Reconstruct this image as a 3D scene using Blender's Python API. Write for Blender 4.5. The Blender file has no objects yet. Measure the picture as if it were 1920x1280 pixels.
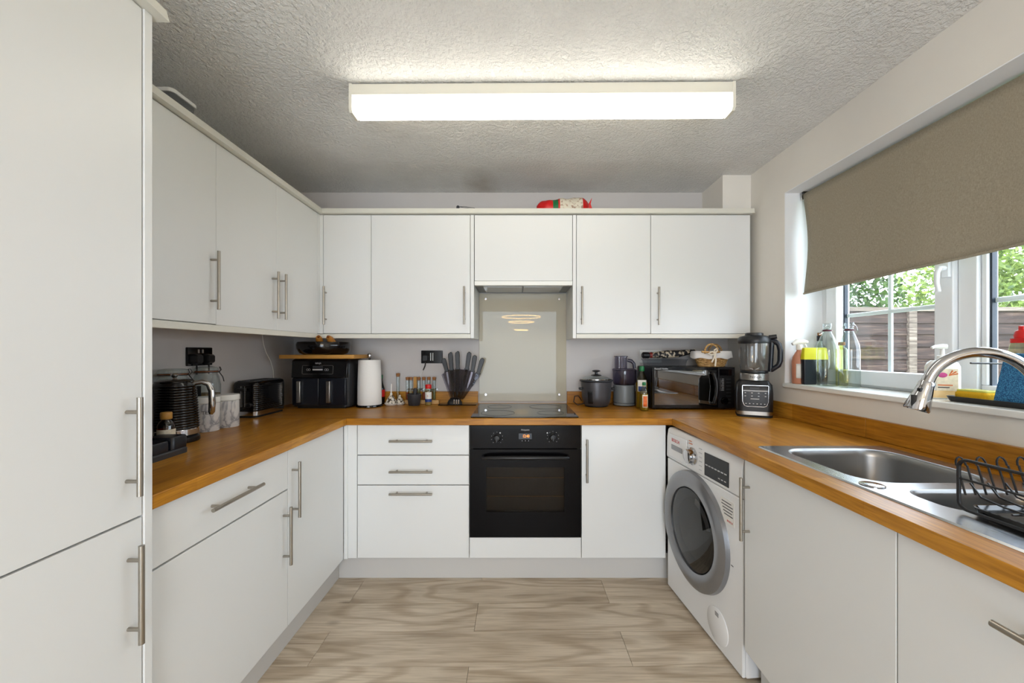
import bpy, bmesh, math, random
from math import sin, cos, pi, radians as R
from mathutils import Vector, Matrix

# ------------------------------------------------------------------ camera, world, sun, exposure
SC = bpy.context.scene
COL = SC.collection
F = 725.0                                   # focal length in pixels of the 1920x1280 frame
CX, CY, H = 968.0, 658.0, 1.25              # vanishing point of the depth lines, eye height
cam_d = bpy.data.cameras.new('camera')
cam_d.sensor_width = 36.0
cam_d.lens = F / 1920 * 36.0
cam_d.shift_x = -(CX - 960) / 1920
cam_d.shift_y = (CY - 640) / 1920
cam_d.clip_start = 0.02
cam = bpy.data.objects.new('camera', cam_d)
COL.objects.link(cam)
cam.location = (0, 0, H)
cam.rotation_euler = (R(90), 0, 0)
SC.camera = cam

SC.view_settings.view_transform = 'Standard'
SC.view_settings.look = 'None'
SC.view_settings.gamma = 1.0
SC.view_settings.use_curve_mapping = False
SC.view_settings.exposure = 0.60

SKY = 6.4
SUN = 2.6
TUBE = 4.3
PORTAL = True

w = bpy.data.worlds.new('sky')
SC.world = w
w.use_nodes = True
bg = w.node_tree.nodes['Background']
bg.inputs[0].default_value = (0.80, 0.865, 1.0, 1)
bg.inputs[1].default_value = SKY

sun_d = bpy.data.lights.new('sun', 'SUN')
sun_d.energy = SUN
sun_d.angle = R(1.0)
sun_d.color = (1.0, 0.95, 0.86)
sun_o = bpy.data.objects.new('sun', sun_d)
COL.objects.link(sun_o)
sun_o.rotation_euler = Vector((-0.25, 0.62, 0.75)).to_track_quat('Z', 'Y').to_euler()


def portal(name, loc, rot, sx, sy):
    d = bpy.data.lights.new(name, 'AREA')
    d.shape = 'RECTANGLE'
    d.size, d.size_y = sx, sy
    d.energy = 1.0
    d.cycles.is_portal = True
    o = bpy.data.objects.new(name, d)
    COL.objects.link(o)
    o.location = loc
    o.rotation_euler = rot


# room extents
XL, XR, YB, YF, ZC = -1.53, 1.454, 2.66, -2.2, 2.34
WY0, WY1, WZ0, WZ1 = 0.30, 2.096, 1.078, 2.107      # kitchen window opening
if PORTAL:
    portal('window_portal', (1.76, (WY0 + WY1) / 2, (WZ0 + WZ1) / 2), (0, R(90), 0), WZ1 - WZ0, WY1 - WY0)
    portal('added_door_portal', (0, YF - 0.2, 1.05), (R(90), 0, 0), 1.7, 2.1)  # opening of the rear door added for daylight


# ------------------------------------------------------------------ colour and material helpers
def lin(c):
    c = c / 255.0
    return c / 12.92 if c <= 0.04045 else ((c + 0.055) / 1.055) ** 2.4


def rgb(r, g, b):
    return (lin(r), lin(g), lin(b), 1.0)


MATS = {}


def mat(name):
    m = bpy.data.materials.new(name)
    m.use_nodes = True
    MATS[name] = m
    return m, m.node_tree.nodes, m.node_tree.links, m.node_tree.nodes['Principled BSDF']


def plain(name, c, rough=0.5, metal=0.0, spec=0.5, coat=0.0, var=0.0, vscale=40, bump=0.0, bscale=200, emit=None, es=0, trans=0.0):
    m, n, l, p = mat(name)
    p.inputs['Base Color'].default_value = rgb(*c)
    p.inputs['Roughness'].default_value = rough
    p.inputs['Metallic'].default_value = metal
    p.inputs['Specular IOR Level'].default_value = spec
    if coat:
        p.inputs['Coat Weight'].default_value = coat
        p.inputs['Coat Roughness'].default_value = 0.06
    if trans:
        p.inputs['Transmission Weight'].default_value = trans
    if emit:
        p.inputs['Emission Color'].default_value = rgb(*emit)
        p.inputs['Emission Strength'].default_value = es
    tc = n.new('ShaderNodeTexCoord')
    nz = n.new('ShaderNodeTexNoise')
    nz.inputs['Scale'].default_value = vscale
    nz.inputs['Detail'].default_value = 3
    l.new(tc.outputs['Object'], nz.inputs['Vector'])
    mr = n.new('ShaderNodeMapRange')
    mr.inputs['To Min'].default_value = max(rough - 0.012, 0.0)
    mr.inputs['To Max'].default_value = rough + 0.012
    l.new(nz.outputs['Fac'], mr.inputs['Value'])
    l.new(mr.outputs['Result'], p.inputs['Roughness'])
    if var:
        mx = n.new('ShaderNodeMix')
        mx.data_type = 'RGBA'
        mx.inputs[6].default_value = rgb(*[max(v * (1 - var), 0) for v in c])
        mx.inputs[7].default_value = rgb(*[min(v * (1 + var), 255) for v in c])
        l.new(nz.outputs['Fac'], mx.inputs[0])
        l.new(mx.outputs[2], p.inputs['Base Color'])
    if bump:
        b2 = n.new('ShaderNodeTexNoise')
        b2.inputs['Scale'].default_value = bscale
        b2.inputs['Detail'].default_value = 4
        l.new(tc.outputs['Object'], b2.inputs['Vector'])
        bp = n.new('ShaderNodeBump')
        bp.inputs['Strength'].default_value = bump
        bp.inputs['Distance'].default_value = 0.004
        l.new(b2.outputs['Fac'], bp.inputs['Height'])
        l.new(bp.outputs['Normal'], p.inputs['Normal'])
    return m


def thin_glass(name, tint=(255, 255, 255), refl=0.10, edge=0.65, rough=0.02):
    """a clear shell: mostly see-through, mirror-like towards grazing angles"""
    m, n, l, p = mat(name)
    n.remove(p)
    out = n['Material Output']
    tr = n.new('ShaderNodeBsdfTransparent')
    tr.inputs[0].default_value = rgb(*tint)
    gl = n.new('ShaderNodeBsdfGlossy')
    gl.inputs['Roughness'].default_value = rough
    lw = n.new('ShaderNodeLayerWeight')
    lw.inputs['Blend'].default_value = 0.35
    mr = n.new('ShaderNodeMapRange')
    mr.inputs['To Min'].default_value = refl
    mr.inputs['To Max'].default_value = edge
    pw = n.new('ShaderNodeMath')
    pw.operation = 'POWER'
    pw.inputs[1].default_value = 2.5
    l.new(lw.outputs['Facing'], pw.inputs[0])
    l.new(pw.outputs[0], mr.inputs['Value'])
    mx = n.new('ShaderNodeMixShader')
    l.new(mr.outputs['Result'], mx.inputs[0])
    l.new(tr.outputs[0], mx.inputs[1])
    l.new(gl.outputs[0], mx.inputs[2])
    l.new(mx.outputs[0], out.inputs['Surface'])
    return m


def ramp(n, stops):
    r = n.new('ShaderNodeValToRGB')
    e = r.color_ramp.elements
    while len(e) < len(stops):
        e.new(0.5)
    for el, (p, c) in zip(e, stops):
        el.position = p
        el.color = rgb(*c)
    return r


def mapping(n, l, src, scale=(1, 1, 1), rot=(0, 0, 0), loc=(0, 0, 0)):
    mp = n.new('ShaderNodeMapping')
    mp.inputs['Scale'].default_value = scale
    mp.inputs['Rotation'].default_value = rot
    mp.inputs['Location'].default_value = loc
    l.new(src, mp.inputs['Vector'])
    return mp.outputs['Vector']


def mixc(n, l, fac, a, b, mode='MIX'):
    mx = n.new('ShaderNodeMix')
    mx.data_type = 'RGBA'
    mx.blend_type = mode
    for i, v in ((0, fac), (6, a), (7, b)):
        if hasattr(v, 'is_linked'):
            l.new(v, mx.inputs[i])
        else:
            mx.inputs[i].default_value = v
    return mx.outputs[2]


def worktop_mat(name, along_y):
    m, n, l, p = mat(name)
    tc = n.new('ShaderNodeTexCoord')
    v = mapping(n, l, tc.outputs['Object'], rot=(0, 0, R(90) if along_y else 0))
    br = n.new('ShaderNodeTexBrick')
    br.offset = 0.37
    br.inputs['Color1'].default_value = (0, 0, 0, 1)
    br.inputs['Color2'].default_value = (1, 1, 1, 1)
    br.inputs['Mortar'].default_value = (0.35, 0.35, 0.35, 1)
    br.inputs['Scale'].default_value = 1.0
    br.inputs['Mortar Size'].default_value = 0.0006
    br.inputs['Brick Width'].default_value = 0.46
    br.inputs['Row Height'].default_value = 0.042
    l.new(v, br.inputs['Vector'])
    g = n.new('ShaderNodeTexNoise')
    g.inputs['Scale'].default_value = 1.0
    g.inputs['Detail'].default_value = 6
    g.inputs['Distortion'].default_value = 0.6
    l.new(mapping(n, l, v, scale=(9, 130, 130)), g.inputs['Vector'])
    g2 = n.new('ShaderNodeTexNoise')
    g2.inputs['Scale'].default_value = 1.0
    l.new(mapping(n, l, v, scale=(3, 14, 14)), g2.inputs['Vector'])
    base = ramp(n, [(0.0, (182, 122, 30)), (0.5, (197, 136, 40)), (1.0, (210, 150, 54))])
    l.new(br.outputs['Color'], base.inputs['Fac'])
    dark = ramp(n, [(0.3, (190, 178, 160)), (0.62, (255, 255, 255))])
    l.new(g.outputs['Fac'], dark.inputs['Fac'])
    c = mixc(n, l, 0.75, base.outputs['Color'], dark.outputs['Color'], 'MULTIPLY')
    d2 = ramp(n, [(0.3, (215, 205, 195)), (0.7, (255, 255, 255))])
    l.new(g2.outputs['Fac'], d2.inputs['Fac'])
    c = mixc(n, l, 0.8, c, d2.outputs['Color'], 'MULTIPLY')
    l.new(c, p.inputs['Base Color'])
    p.inputs['Roughness'].default_value = 0.33
    p.inputs['Specular IOR Level'].default_value = 0.32
    bp = n.new('ShaderNodeBump')
    bp.inputs['Strength'].default_value = 0.06
    bp.inputs['Distance'].default_value = 0.002
    l.new(g.outputs['Fac'], bp.inputs['Height'])
    l.new(bp.outputs['Normal'], p.inputs['Normal'])
    return m


def plank_mat(name):
    m, n, l, p = mat(name)
    tc = n.new('ShaderNodeTexCoord')
    oi = n.new('ShaderNodeObjectInfo')
    cm = n.new('ShaderNodeCombineXYZ')
    mu = n.new('ShaderNodeMath')
    mu.operation = 'MULTIPLY'
    mu.inputs[1].default_value = 37.0
    l.new(oi.outputs['Random'], mu.inputs[0])
    l.new(mu.outputs[0], cm.inputs[0])
    l.new(mu.outputs[0], cm.inputs[2])
    ad = n.new('ShaderNodeVectorMath')
    ad.operation = 'ADD'
    l.new(tc.outputs['Object'], ad.inputs[0])
    l.new(cm.outputs[0], ad.inputs[1])
    v = ad.outputs[0]
    # cathedral figure: contour lines of a stretched noise field
    f = n.new('ShaderNodeTexNoise')
    f.inputs['Scale'].default_value = 1.0
    f.inputs['Detail'].default_value = 2.0
    f.inputs['Distortion'].default_value = 0.15
    l.new(mapping(n, l, v, scale=(0.75, 4.4, 1)), f.inputs['Vector'])
    k = n.new('ShaderNodeMath')
    k.operation = 'MULTIPLY'
    k.inputs[1].default_value = 62.0
    l.new(f.outputs['Fac'], k.inputs[0])
    s = n.new('ShaderNodeMath')
    s.operation = 'SINE'
    l.new(k.outputs[0], s.inputs[0])
    lines = n.new('ShaderNodeMapRange')
    lines.inputs['From Min'].default_value = -1
    lines.inputs['From Max'].default_value = 1
    l.new(s.outputs[0], lines.inputs['Value'])
    fine = n.new('ShaderNodeTexNoise')
    fine.inputs['Scale'].default_value = 1.0
    fine.inputs['Detail'].default_value = 6
    l.new(mapping(n, l, v, scale=(7, 150, 1)), fine.inputs['Vector'])
    broad = n.new('ShaderNodeTexNoise')
    broad.inputs['Scale'].default_value = 1.0
    broad.inputs['Detail'].default_value = 3
    l.new(mapping(n, l, v, scale=(2.2, 9, 1)), broad.inputs['Vector'])
    base = ramp(n, [(0.28, (196, 181, 160)), (0.5, (217, 203, 182)), (0.72, (230, 217, 197))])
    l.new(broad.outputs['Fac'], base.inputs['Fac'])
    r1 = ramp(n, [(0.0, (206, 196, 184)), (0.5, (255, 255, 255))])
    l.new(lines.outputs['Result'], r1.inputs['Fac'])
    c = mixc(n, l, 0.62, base.outputs['Color'], r1.outputs['Color'], 'MULTIPLY')
    r2 = ramp(n, [(0.34, (206, 198, 188)), (0.58, (255, 255, 255))])
    l.new(fine.outputs['Fac'], r2.inputs['Fac'])
    c = mixc(n, l, 0.55, c, r2.outputs['Color'], 'MULTIPLY')
    vo = n.new('ShaderNodeTexVoronoi')
    vo.inputs['Scale'].default_value = 1.0
    l.new(mapping(n, l, v, scale=(2.6, 5.2, 1)), vo.inputs['Vector'])
    kn = ramp(n, [(0.02, (120, 105, 90)), (0.12, (255, 255, 255))])
    l.new(vo.outputs['Distance'], kn.inputs['Fac'])
    c = mixc(n, l, 0.6, c, kn.outputs['Color'], 'MULTIPLY')
    t = ramp(n, [(0.0, (236, 234, 232)), (1.0, (255, 255, 255))])
    l.new(oi.outputs['Random'], t.inputs['Fac'])
    c = mixc(n, l, 1.0, c, t.outputs['Color'], 'MULTIPLY')
    l.new(c, p.inputs['Base Color'])
    p.inputs['Roughness'].default_value = 0.42
    bp = n.new('ShaderNodeBump')
    bp.inputs['Strength'].default_value = 0.1
    bp.inputs['Distance'].default_value = 0.002
    l.new(fine.outputs['Fac'], bp.inputs['Height'])
    l.new(bp.outputs['Normal'], p.inputs['Normal'])
    return m


def ceiling_mat(name):
    m, n, l, p = mat(name)
    tc = n.new('ShaderNodeTexCoord')
    v = tc.outputs['Object']
    a = n.new('ShaderNodeTexNoise')
    a.inputs['Scale'].default_value = 75
    a.inputs['Detail'].default_value = 3
    a.inputs['Roughness'].default_value = 0.55
    l.new(v, a.inputs['Vector'])
    r = ramp(n, [(0.40, (0, 0, 0)), (0.62, (255, 255, 255))])
    l.new(a.outputs['Fac'], r.inputs['Fac'])
    bp = n.new('ShaderNodeBump')
    bp.inputs['Strength'].default_value = 0.75
    bp.inputs['Distance'].default_value = 0.006
    l.new(r.outputs['Color'], bp.inputs['Height'])
    l.new(bp.outputs['Normal'], p.inputs['Normal'])
    # old cooking-grease mark above the hob
    st = n.new('ShaderNodeTexNoise')
    st.inputs['Scale'].default_value = 7
    st.inputs['Detail'].default_value = 5
    l.new(v, st.inputs['Vector'])
    gr = n.new('ShaderNodeTexGradient')
    gr.gradient_type = 'SPHERICAL'
    l.new(mapping(n, l, v, scale=(6.0, 3.0, 4.0), loc=(1.35, -7.65, -9.36)), gr.inputs['Vector'])
    mu = n.new('ShaderNodeMath')
    mu.operation = 'MULTIPLY'
    l.new(gr.outputs['Fac'], mu.inputs[0])
    l.new(st.outputs['Fac'], mu.inputs[1])
    rr = ramp(n, [(0.08, (0, 0, 0)), (0.7, (225, 225, 225))])
    l.new(mu.outputs[0], rr.inputs['Fac'])
    base = ramp(n, [(0.3, (226, 225, 222)), (0.7, (234, 233, 230))])
    l.new(st.outputs['Fac'], base.inputs['Fac'])
    c = mixc(n, l, rr.outputs['Color'], base.outputs['Color'], rgb(150, 132, 104))
    l.new(c, p.inputs['Base Color'])
    p.inputs['Roughness'].default_value = 0.55
    return m


def marble_mat(name):
    m, n, l, p = mat(name)
    tc = n.new('ShaderNodeTexCoord')
    a = n.new('ShaderNodeTexNoise')
    a.inputs['Scale'].default_value = 9
    a.inputs['Detail'].default_value = 6
    a.inputs['Distortion'].default_value = 0.9
    l.new(tc.outputs['Object'], a.inputs['Vector'])
    r = ramp(n, [(0.44, (231, 230, 229)), (0.497, (158, 160, 168)), (0.512, (214, 214, 216)), (0.60, (232, 231, 230))])
    l.new(a.outputs['Fac'], r.inputs['Fac'])
    l.new(r.outputs['Color'], p.inputs['Base Color'])
    p.inputs['Roughness'].default_value = 0.2
    return m


def fabric_mat(name, c1, c2):
    m, n, l, p = mat(name)
    tc = n.new('ShaderNodeTexCoord')
    a = n.new('ShaderNodeTexNoise')
    a.inputs['Scale'].default_value = 1
    a.inputs['Detail'].default_value = 4
    l.new(mapping(n, l, tc.outputs['Object'], scale=(300, 160, 520)), a.inputs['Vector'])
    b = n.new('ShaderNodeTexNoise')
    b.inputs['Scale'].default_value = 1
    l.new(mapping(n, l, tc.outputs['Object'], scale=(300, 500, 110)), b.inputs['Vector'])
    s = n.new('ShaderNodeMath')
    s.operation = 'ADD'
    l.new(a.outputs['Fac'], s.inputs[0])
    l.new(b.outputs['Fac'], s.inputs[1])
    r = ramp(n, [(0.35, c1), (0.65, c2)])
    h = n.new('ShaderNodeMath')
    h.operation = 'MULTIPLY'
    h.inputs[1].default_value = 0.5
    l.new(s.outputs[0], h.inputs[0])
    l.new(h.outputs[0], r.inputs['Fac'])
    l.new(r.outputs['Color'], p.inputs['Base Color'])
    p.inputs['Roughness'].default_value = 0.9
    tl = n.new('ShaderNodeBsdfTranslucent')
    l.new(r.outputs['Color'], tl.inputs['Color'])
    mx = n.new('ShaderNodeMixShader')
    mx.inputs[0].default_value = 0.07
    l.new(p.outputs[0], mx.inputs[1])
    l.new(tl.outputs[0], mx.inputs[2])
    l.new(mx.outputs[0], n['Material Output'].inputs['Surface'])
    return m


def steel_mat(name, c, rough, axis_scale):
    m, n, l, p = mat(name)
    tc = n.new('ShaderNodeTexCoord')
    a = n.new('ShaderNodeTexNoise')
    a.inputs['Scale'].default_value = 1
    a.inputs['Detail'].default_value = 3
    l.new(mapping(n, l, tc.outputs['Object'], scale=axis_scale), a.inputs['Vector'])
    mr = n.new('ShaderNodeMapRange')
    mr.inputs['To Min'].default_value = rough * 0.75
    mr.inputs['To Max'].default_value = rough * 1.3
    l.new(a.outputs['Fac'], mr.inputs['Value'])
    l.new(mr.outputs['Result'], p.inputs['Roughness'])
    p.inputs['Base Color'].default_value = rgb(*c)
    p.inputs['Metallic'].default_value = 1.0
    return m


def wicker_mat(name):
    m, n, l, p = mat(name)
    tc = n.new('ShaderNodeTexCoord')
    a = n.new('ShaderNodeTexNoise')
    a.inputs['Scale'].default_value = 1
    a.inputs['Detail'].default_value = 2
    l.new(mapping(n, l, tc.outputs['Object'], scale=(60, 60, 220)), a.inputs['Vector'])
    r = ramp(n, [(0.3, (122, 84, 40)), (0.5, (196, 152, 92)), (0.7, (226, 190, 130))])
    l.new(a.outputs['Fac'], r.inputs['Fac'])
    l.new(r.outputs['Color'], p.inputs['Base Color'])
    p.inputs['Roughness'].default_value = 0.65
    return m


def speckle_mat(name, c1, c2, scale, rough, lo=0.42, hi=0.6):
    m, n, l, p = mat(name)
    tc = n.new('ShaderNodeTexCoord')
    a = n.new('ShaderNodeTexNoise')
    a.inputs['Scale'].default_value = scale
    a.inputs['Detail'].default_value = 4
    l.new(tc.outputs['Object'], a.inputs['Vector'])
    r = ramp(n, [(lo, c1), (hi, c2)])
    l.new(a.outputs['Fac'], r.inputs['Fac'])
    l.new(r.outputs['Color'], p.inputs['Base Color'])
    p.inputs['Roughness'].default_value = rough
    return m


def weathered_mat(name, c1, c2, c3):
    m, n, l, p = mat(name)
    tc = n.new('ShaderNodeTexCoord')
    oi = n.new('ShaderNodeObjectInfo')
    mu = n.new('ShaderNodeVectorMath')
    mu.operation = 'SCALE'
    mu.inputs[0].default_value = (11, 0, 7)
    l.new(oi.outputs['Random'], mu.inputs['Scale'])
    ad = n.new('ShaderNodeVectorMath')
    l.new(tc.outputs['Object'], ad.inputs[0])
    l.new(mu.outputs[0], ad.inputs[1])
    a = n.new('ShaderNodeTexNoise')
    a.inputs['Scale'].default_value = 1
    a.inputs['Detail'].default_value = 6
    a.inputs['Distortion'].default_value = 0.5
    l.new(mapping(n, l, ad.outputs[0], scale=(3, 40, 55)), a.inputs['Vector'])
    r = ramp(n, [(0.35, c1), (0.55, c2), (0.72, c3)])
    l.new(a.outputs['Fac'], r.inputs['Fac'])
    l.new(r.outputs['Color'], p.inputs['Base Color'])
    p.inputs['Roughness'].default_value = 0.85
    return m


def leaf_mat(name, c1, c2):
    m, n, l, p = mat(name)
    tc = n.new('ShaderNodeTexCoord')
    a = n.new('ShaderNodeTexNoise')
    a.inputs['Scale'].default_value = 9
    a.inputs['Detail'].default_value = 4
    l.new(tc.outputs['Object'], a.inputs['Vector'])
    r = ramp(n, [(0.35, c1), (0.68, c2)])
    l.new(a.outputs['Fac'], r.inputs['Fac'])
    l.new(r.outputs['Color'], p.inputs['Base Color'])
    p.inputs['Roughness'].default_value = 0.5
    tl = n.new('ShaderNodeBsdfTranslucent')
    l.new(r.outputs['Color'], tl.inputs['Color'])
    mx = n.new('ShaderNodeMixShader')
    mx.inputs[0].default_value = 0.45
    l.new(p.outputs[0], mx.inputs[1])
    l.new(tl.outputs[0], mx.inputs[2])
    l.new(mx.outputs[0], n['Material Output'].inputs['Surface'])
    return m


# ------------------------------------------------------------------ the materials
plain('white_laminate', (226, 227, 226), 0.38)
plain('white_edge', (222, 220, 210), 0.45)
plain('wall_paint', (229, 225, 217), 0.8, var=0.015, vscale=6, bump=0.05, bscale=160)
plain('wall_paint_shaded', (202, 198, 196), 0.75, var=0.015, vscale=6, bump=0.05, bscale=160)  # wall paint darkened: shade below the wall cabinets is put into the colour
plain('reveal_white', (236, 238, 240), 0.6)
plain('upvc', (236, 239, 242), 0.3)
plain('gloss_white', (238, 238, 234), 0.25)
plain('plinth_white', (205, 203, 200), 0.4)
plain('black_gloss', (9, 8, 10), 0.12, spec=0.5)
plain('black_glass', (6, 5, 8), 0.05, spec=0.4)
plain('oven_black', (8, 7, 9), 0.14, spec=0.14)
plain('black_satin', (17, 17, 20), 0.38)
plain('black_matt', (14, 14, 15), 0.65)
plain('navy_black', (16, 20, 30), 0.3)
plain('dark_gasket', (30, 42, 56), 0.5)
plain('charcoal', (52, 54, 58), 0.45)
plain('grey_metal_paint', (84, 84, 88), 0.35, metal=0.5)
plain('grey_plastic', (112, 116, 118), 0.4)
plain('ring_grey', (146, 147, 150), 0.28, metal=0.7)
plain('dark_drum', (58, 56, 56), 0.3, metal=0.6)
plain('appliance_white', (232, 232, 232), 0.22)
plain('red_print', (196, 44, 40), 0.5)
plain('orange_print', (208, 106, 44), 0.5)
plain('dark_print', (60, 60, 64), 0.6)
plain('light_print', (190, 190, 192), 0.6)
plain('paper_white', (240, 238, 234), 0.95, bump=0.25, bscale=120)
plain('label_white', (232, 230, 224), 0.6)
plain('label_cream', (222, 212, 190), 0.6, var=0.12, vscale=120)
plain('label_blue', (34, 62, 128), 0.5)
plain('red_plastic', (206, 26, 24), 0.35)
plain('green_cap', (22, 110, 62), 0.4)
plain('orange_label', (214, 104, 44), 0.5, var=0.15, vscale=90)
plain('cork', (150, 100, 56), 0.85, var=0.12, vscale=160)
plain('light_wood', (196, 156, 100), 0.55, var=0.1, vscale=30)
plain('board_wood', (186, 136, 62), 0.5, var=0.1, vscale=25)
plain('amber', (120, 62, 20), 0.25)
plain('oil', (150, 122, 22), 0.1, var=0.05)
plain('oil_dark', (110, 92, 18), 0.12)
plain('yellow_plastic', (218, 210, 20), 0.4)
plain('yellow_sponge', (228, 178, 24), 0.9, bump=0.5, bscale=220)
plain('pale_yellow', (206, 204, 96), 0.25)
plain('pink_liquid', (196, 132, 104), 0.3)
plain('pump_cream', (228, 224, 216), 0.35)
plain('soap_liquid', (238, 206, 150), 0.3)
plain('pink_print', (190, 62, 132), 0.5)
plain('splash_cream', (184, 178, 160), 0.013, spec=0.22)
plain('aged_brass_light', (255, 214, 150), 0.5, emit=(255, 214, 150), es=36)
plain('ivory_metal', (226, 222, 208), 0.45)
plain('banana', (158, 104, 34), 0.6, var=0.2, vscale=60)
plain('cloth_white', (240, 238, 236), 0.9, bump=0.15, bscale=200)
plain('ribbon', (240, 230, 212), 0.8)
plain('maroon_seal', (84, 18, 42), 0.5)
plain('blind_white', (214, 210, 202), 0.6)
plain('display_amber', (40, 22, 8), 0.3, emit=(255, 150, 40), es=1.6)
plain('copper_red', (120, 30, 24), 0.4)
plain('granite', (42, 42, 46), 0.6, var=0.3, vscale=160)
plain('floor_underlay', (52, 46, 40), 0.9)
plain('brass_shelf', (150, 118, 66), 0.4)
plain('oven_cavity', (46, 41, 37), 0.35)
plain('grass', (74, 96, 46), 0.95, var=0.3, vscale=30)
plain('bark', (70, 56, 44), 0.9, var=0.2, vscale=20)
plain('tan_brick', (150, 120, 96), 0.9, var=0.1)
plain('spice_red', (150, 60, 26), 0.8, var=0.2, vscale=300)
plain('spice_green', (110, 104, 58), 0.8, var=0.2, vscale=300)
plain('spice_pale', (190, 168, 128), 0.8, var=0.2, vscale=300)
plain('beans', (112, 88, 52), 0.7, var=0.4, vscale=120)
plain('pasta', (150, 128, 82), 0.7, var=0.35, vscale=90)
plain('clear_violet_dark', (58, 54, 70), 0.3)
steel_mat('steel', (176, 174, 170), 0.30, (4, 4, 300))
steel_mat('sink_steel', (182, 184, 188), 0.24, (200, 6, 6))
steel_mat('bowl_steel', (150, 150, 150), 0.33, (12, 12, 260))
steel_mat('chrome', (196, 196, 198), 0.10, (5, 5, 5))
steel_mat('handle_steel', (168, 162, 152), 0.33, (4, 4, 400))
worktop_mat('worktop_x', False)
worktop_mat('worktop_y', True)
plank_mat('floor_plank')
ceiling_mat('artex')
marble_mat('marble')
fabric_mat('blind_cloth', (146, 137, 119), (172, 162, 142))
wicker_mat('wicker')
speckle_mat('blue_sponge', (26, 74, 118), (66, 138, 182), 420, 0.9)
speckle_mat('leaf_print', (16, 15, 20), (196, 182, 158), 48, 0.5, 0.50, 0.56)
speckle_mat('zebra_glaze', (70, 56, 44), (224, 216, 200), 70, 0.3, 0.46, 0.52)
speckle_mat('pouch_print', (222, 214, 196), (150, 110, 84), 60, 0.35, 0.52, 0.68)
weathered_mat('fence_brown', (38, 26, 21), (58, 41, 34), (92, 73, 62))
weathered_mat('fence_grey', (74, 62, 54), (112, 99, 88), (146, 133, 120))
leaf_mat('leaf_dark', (30, 50, 24), (92, 120, 58))
leaf_mat('leaf_bright', (62, 86, 38), (150, 168, 88))
thin_glass('pane_glass', (250, 253, 252), 0.03, 0.7)
thin_glass('clear_glass', (236, 242, 242), 0.07, 0.75)
thin_glass('jug_glass', (226, 228, 230), 0.08, 0.7)
thin_glass('smoky_plastic', (196, 192, 206), 0.07, 0.5, 0.08)
thin_glass('clear_plastic', (228, 230, 233), 0.10, 0.5, 0.15)
thin_glass('acrylic', (222, 221, 226), 0.012, 0.4, 0.03)
thin_glass('bottle_plastic', (226, 224, 200), 0.08, 0.6, 0.04)
thin_glass('amber_glass', (190, 140, 96), 0.08, 0.6)
thin_glass('porthole_glass', (150, 148, 146), 0.07, 0.6, 0.03)
thin_glass('oven_glass', (206, 200, 192), 0.012, 0.4, 0.03)
thin_glass('mirror_glass', (60, 64, 72), 0.30, 0.7, 0.01)
thin_glass('yellow_liquid', (240, 238, 160), 0.07, 0.5)


def diffuser_mat():
    m, n, l, p = mat('lamp_diffuser')
    p.inputs['Base Color'].default_value = (0.9, 0.9, 0.88, 1)
    p.inputs['Roughness'].default_value = 0.35
    p.inputs['Emission Color'].default_value = (1.0, 0.955, 0.85, 1)
    p.inputs['Emission Strength'].default_value = TUBE
    return m


diffuser_mat()


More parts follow.
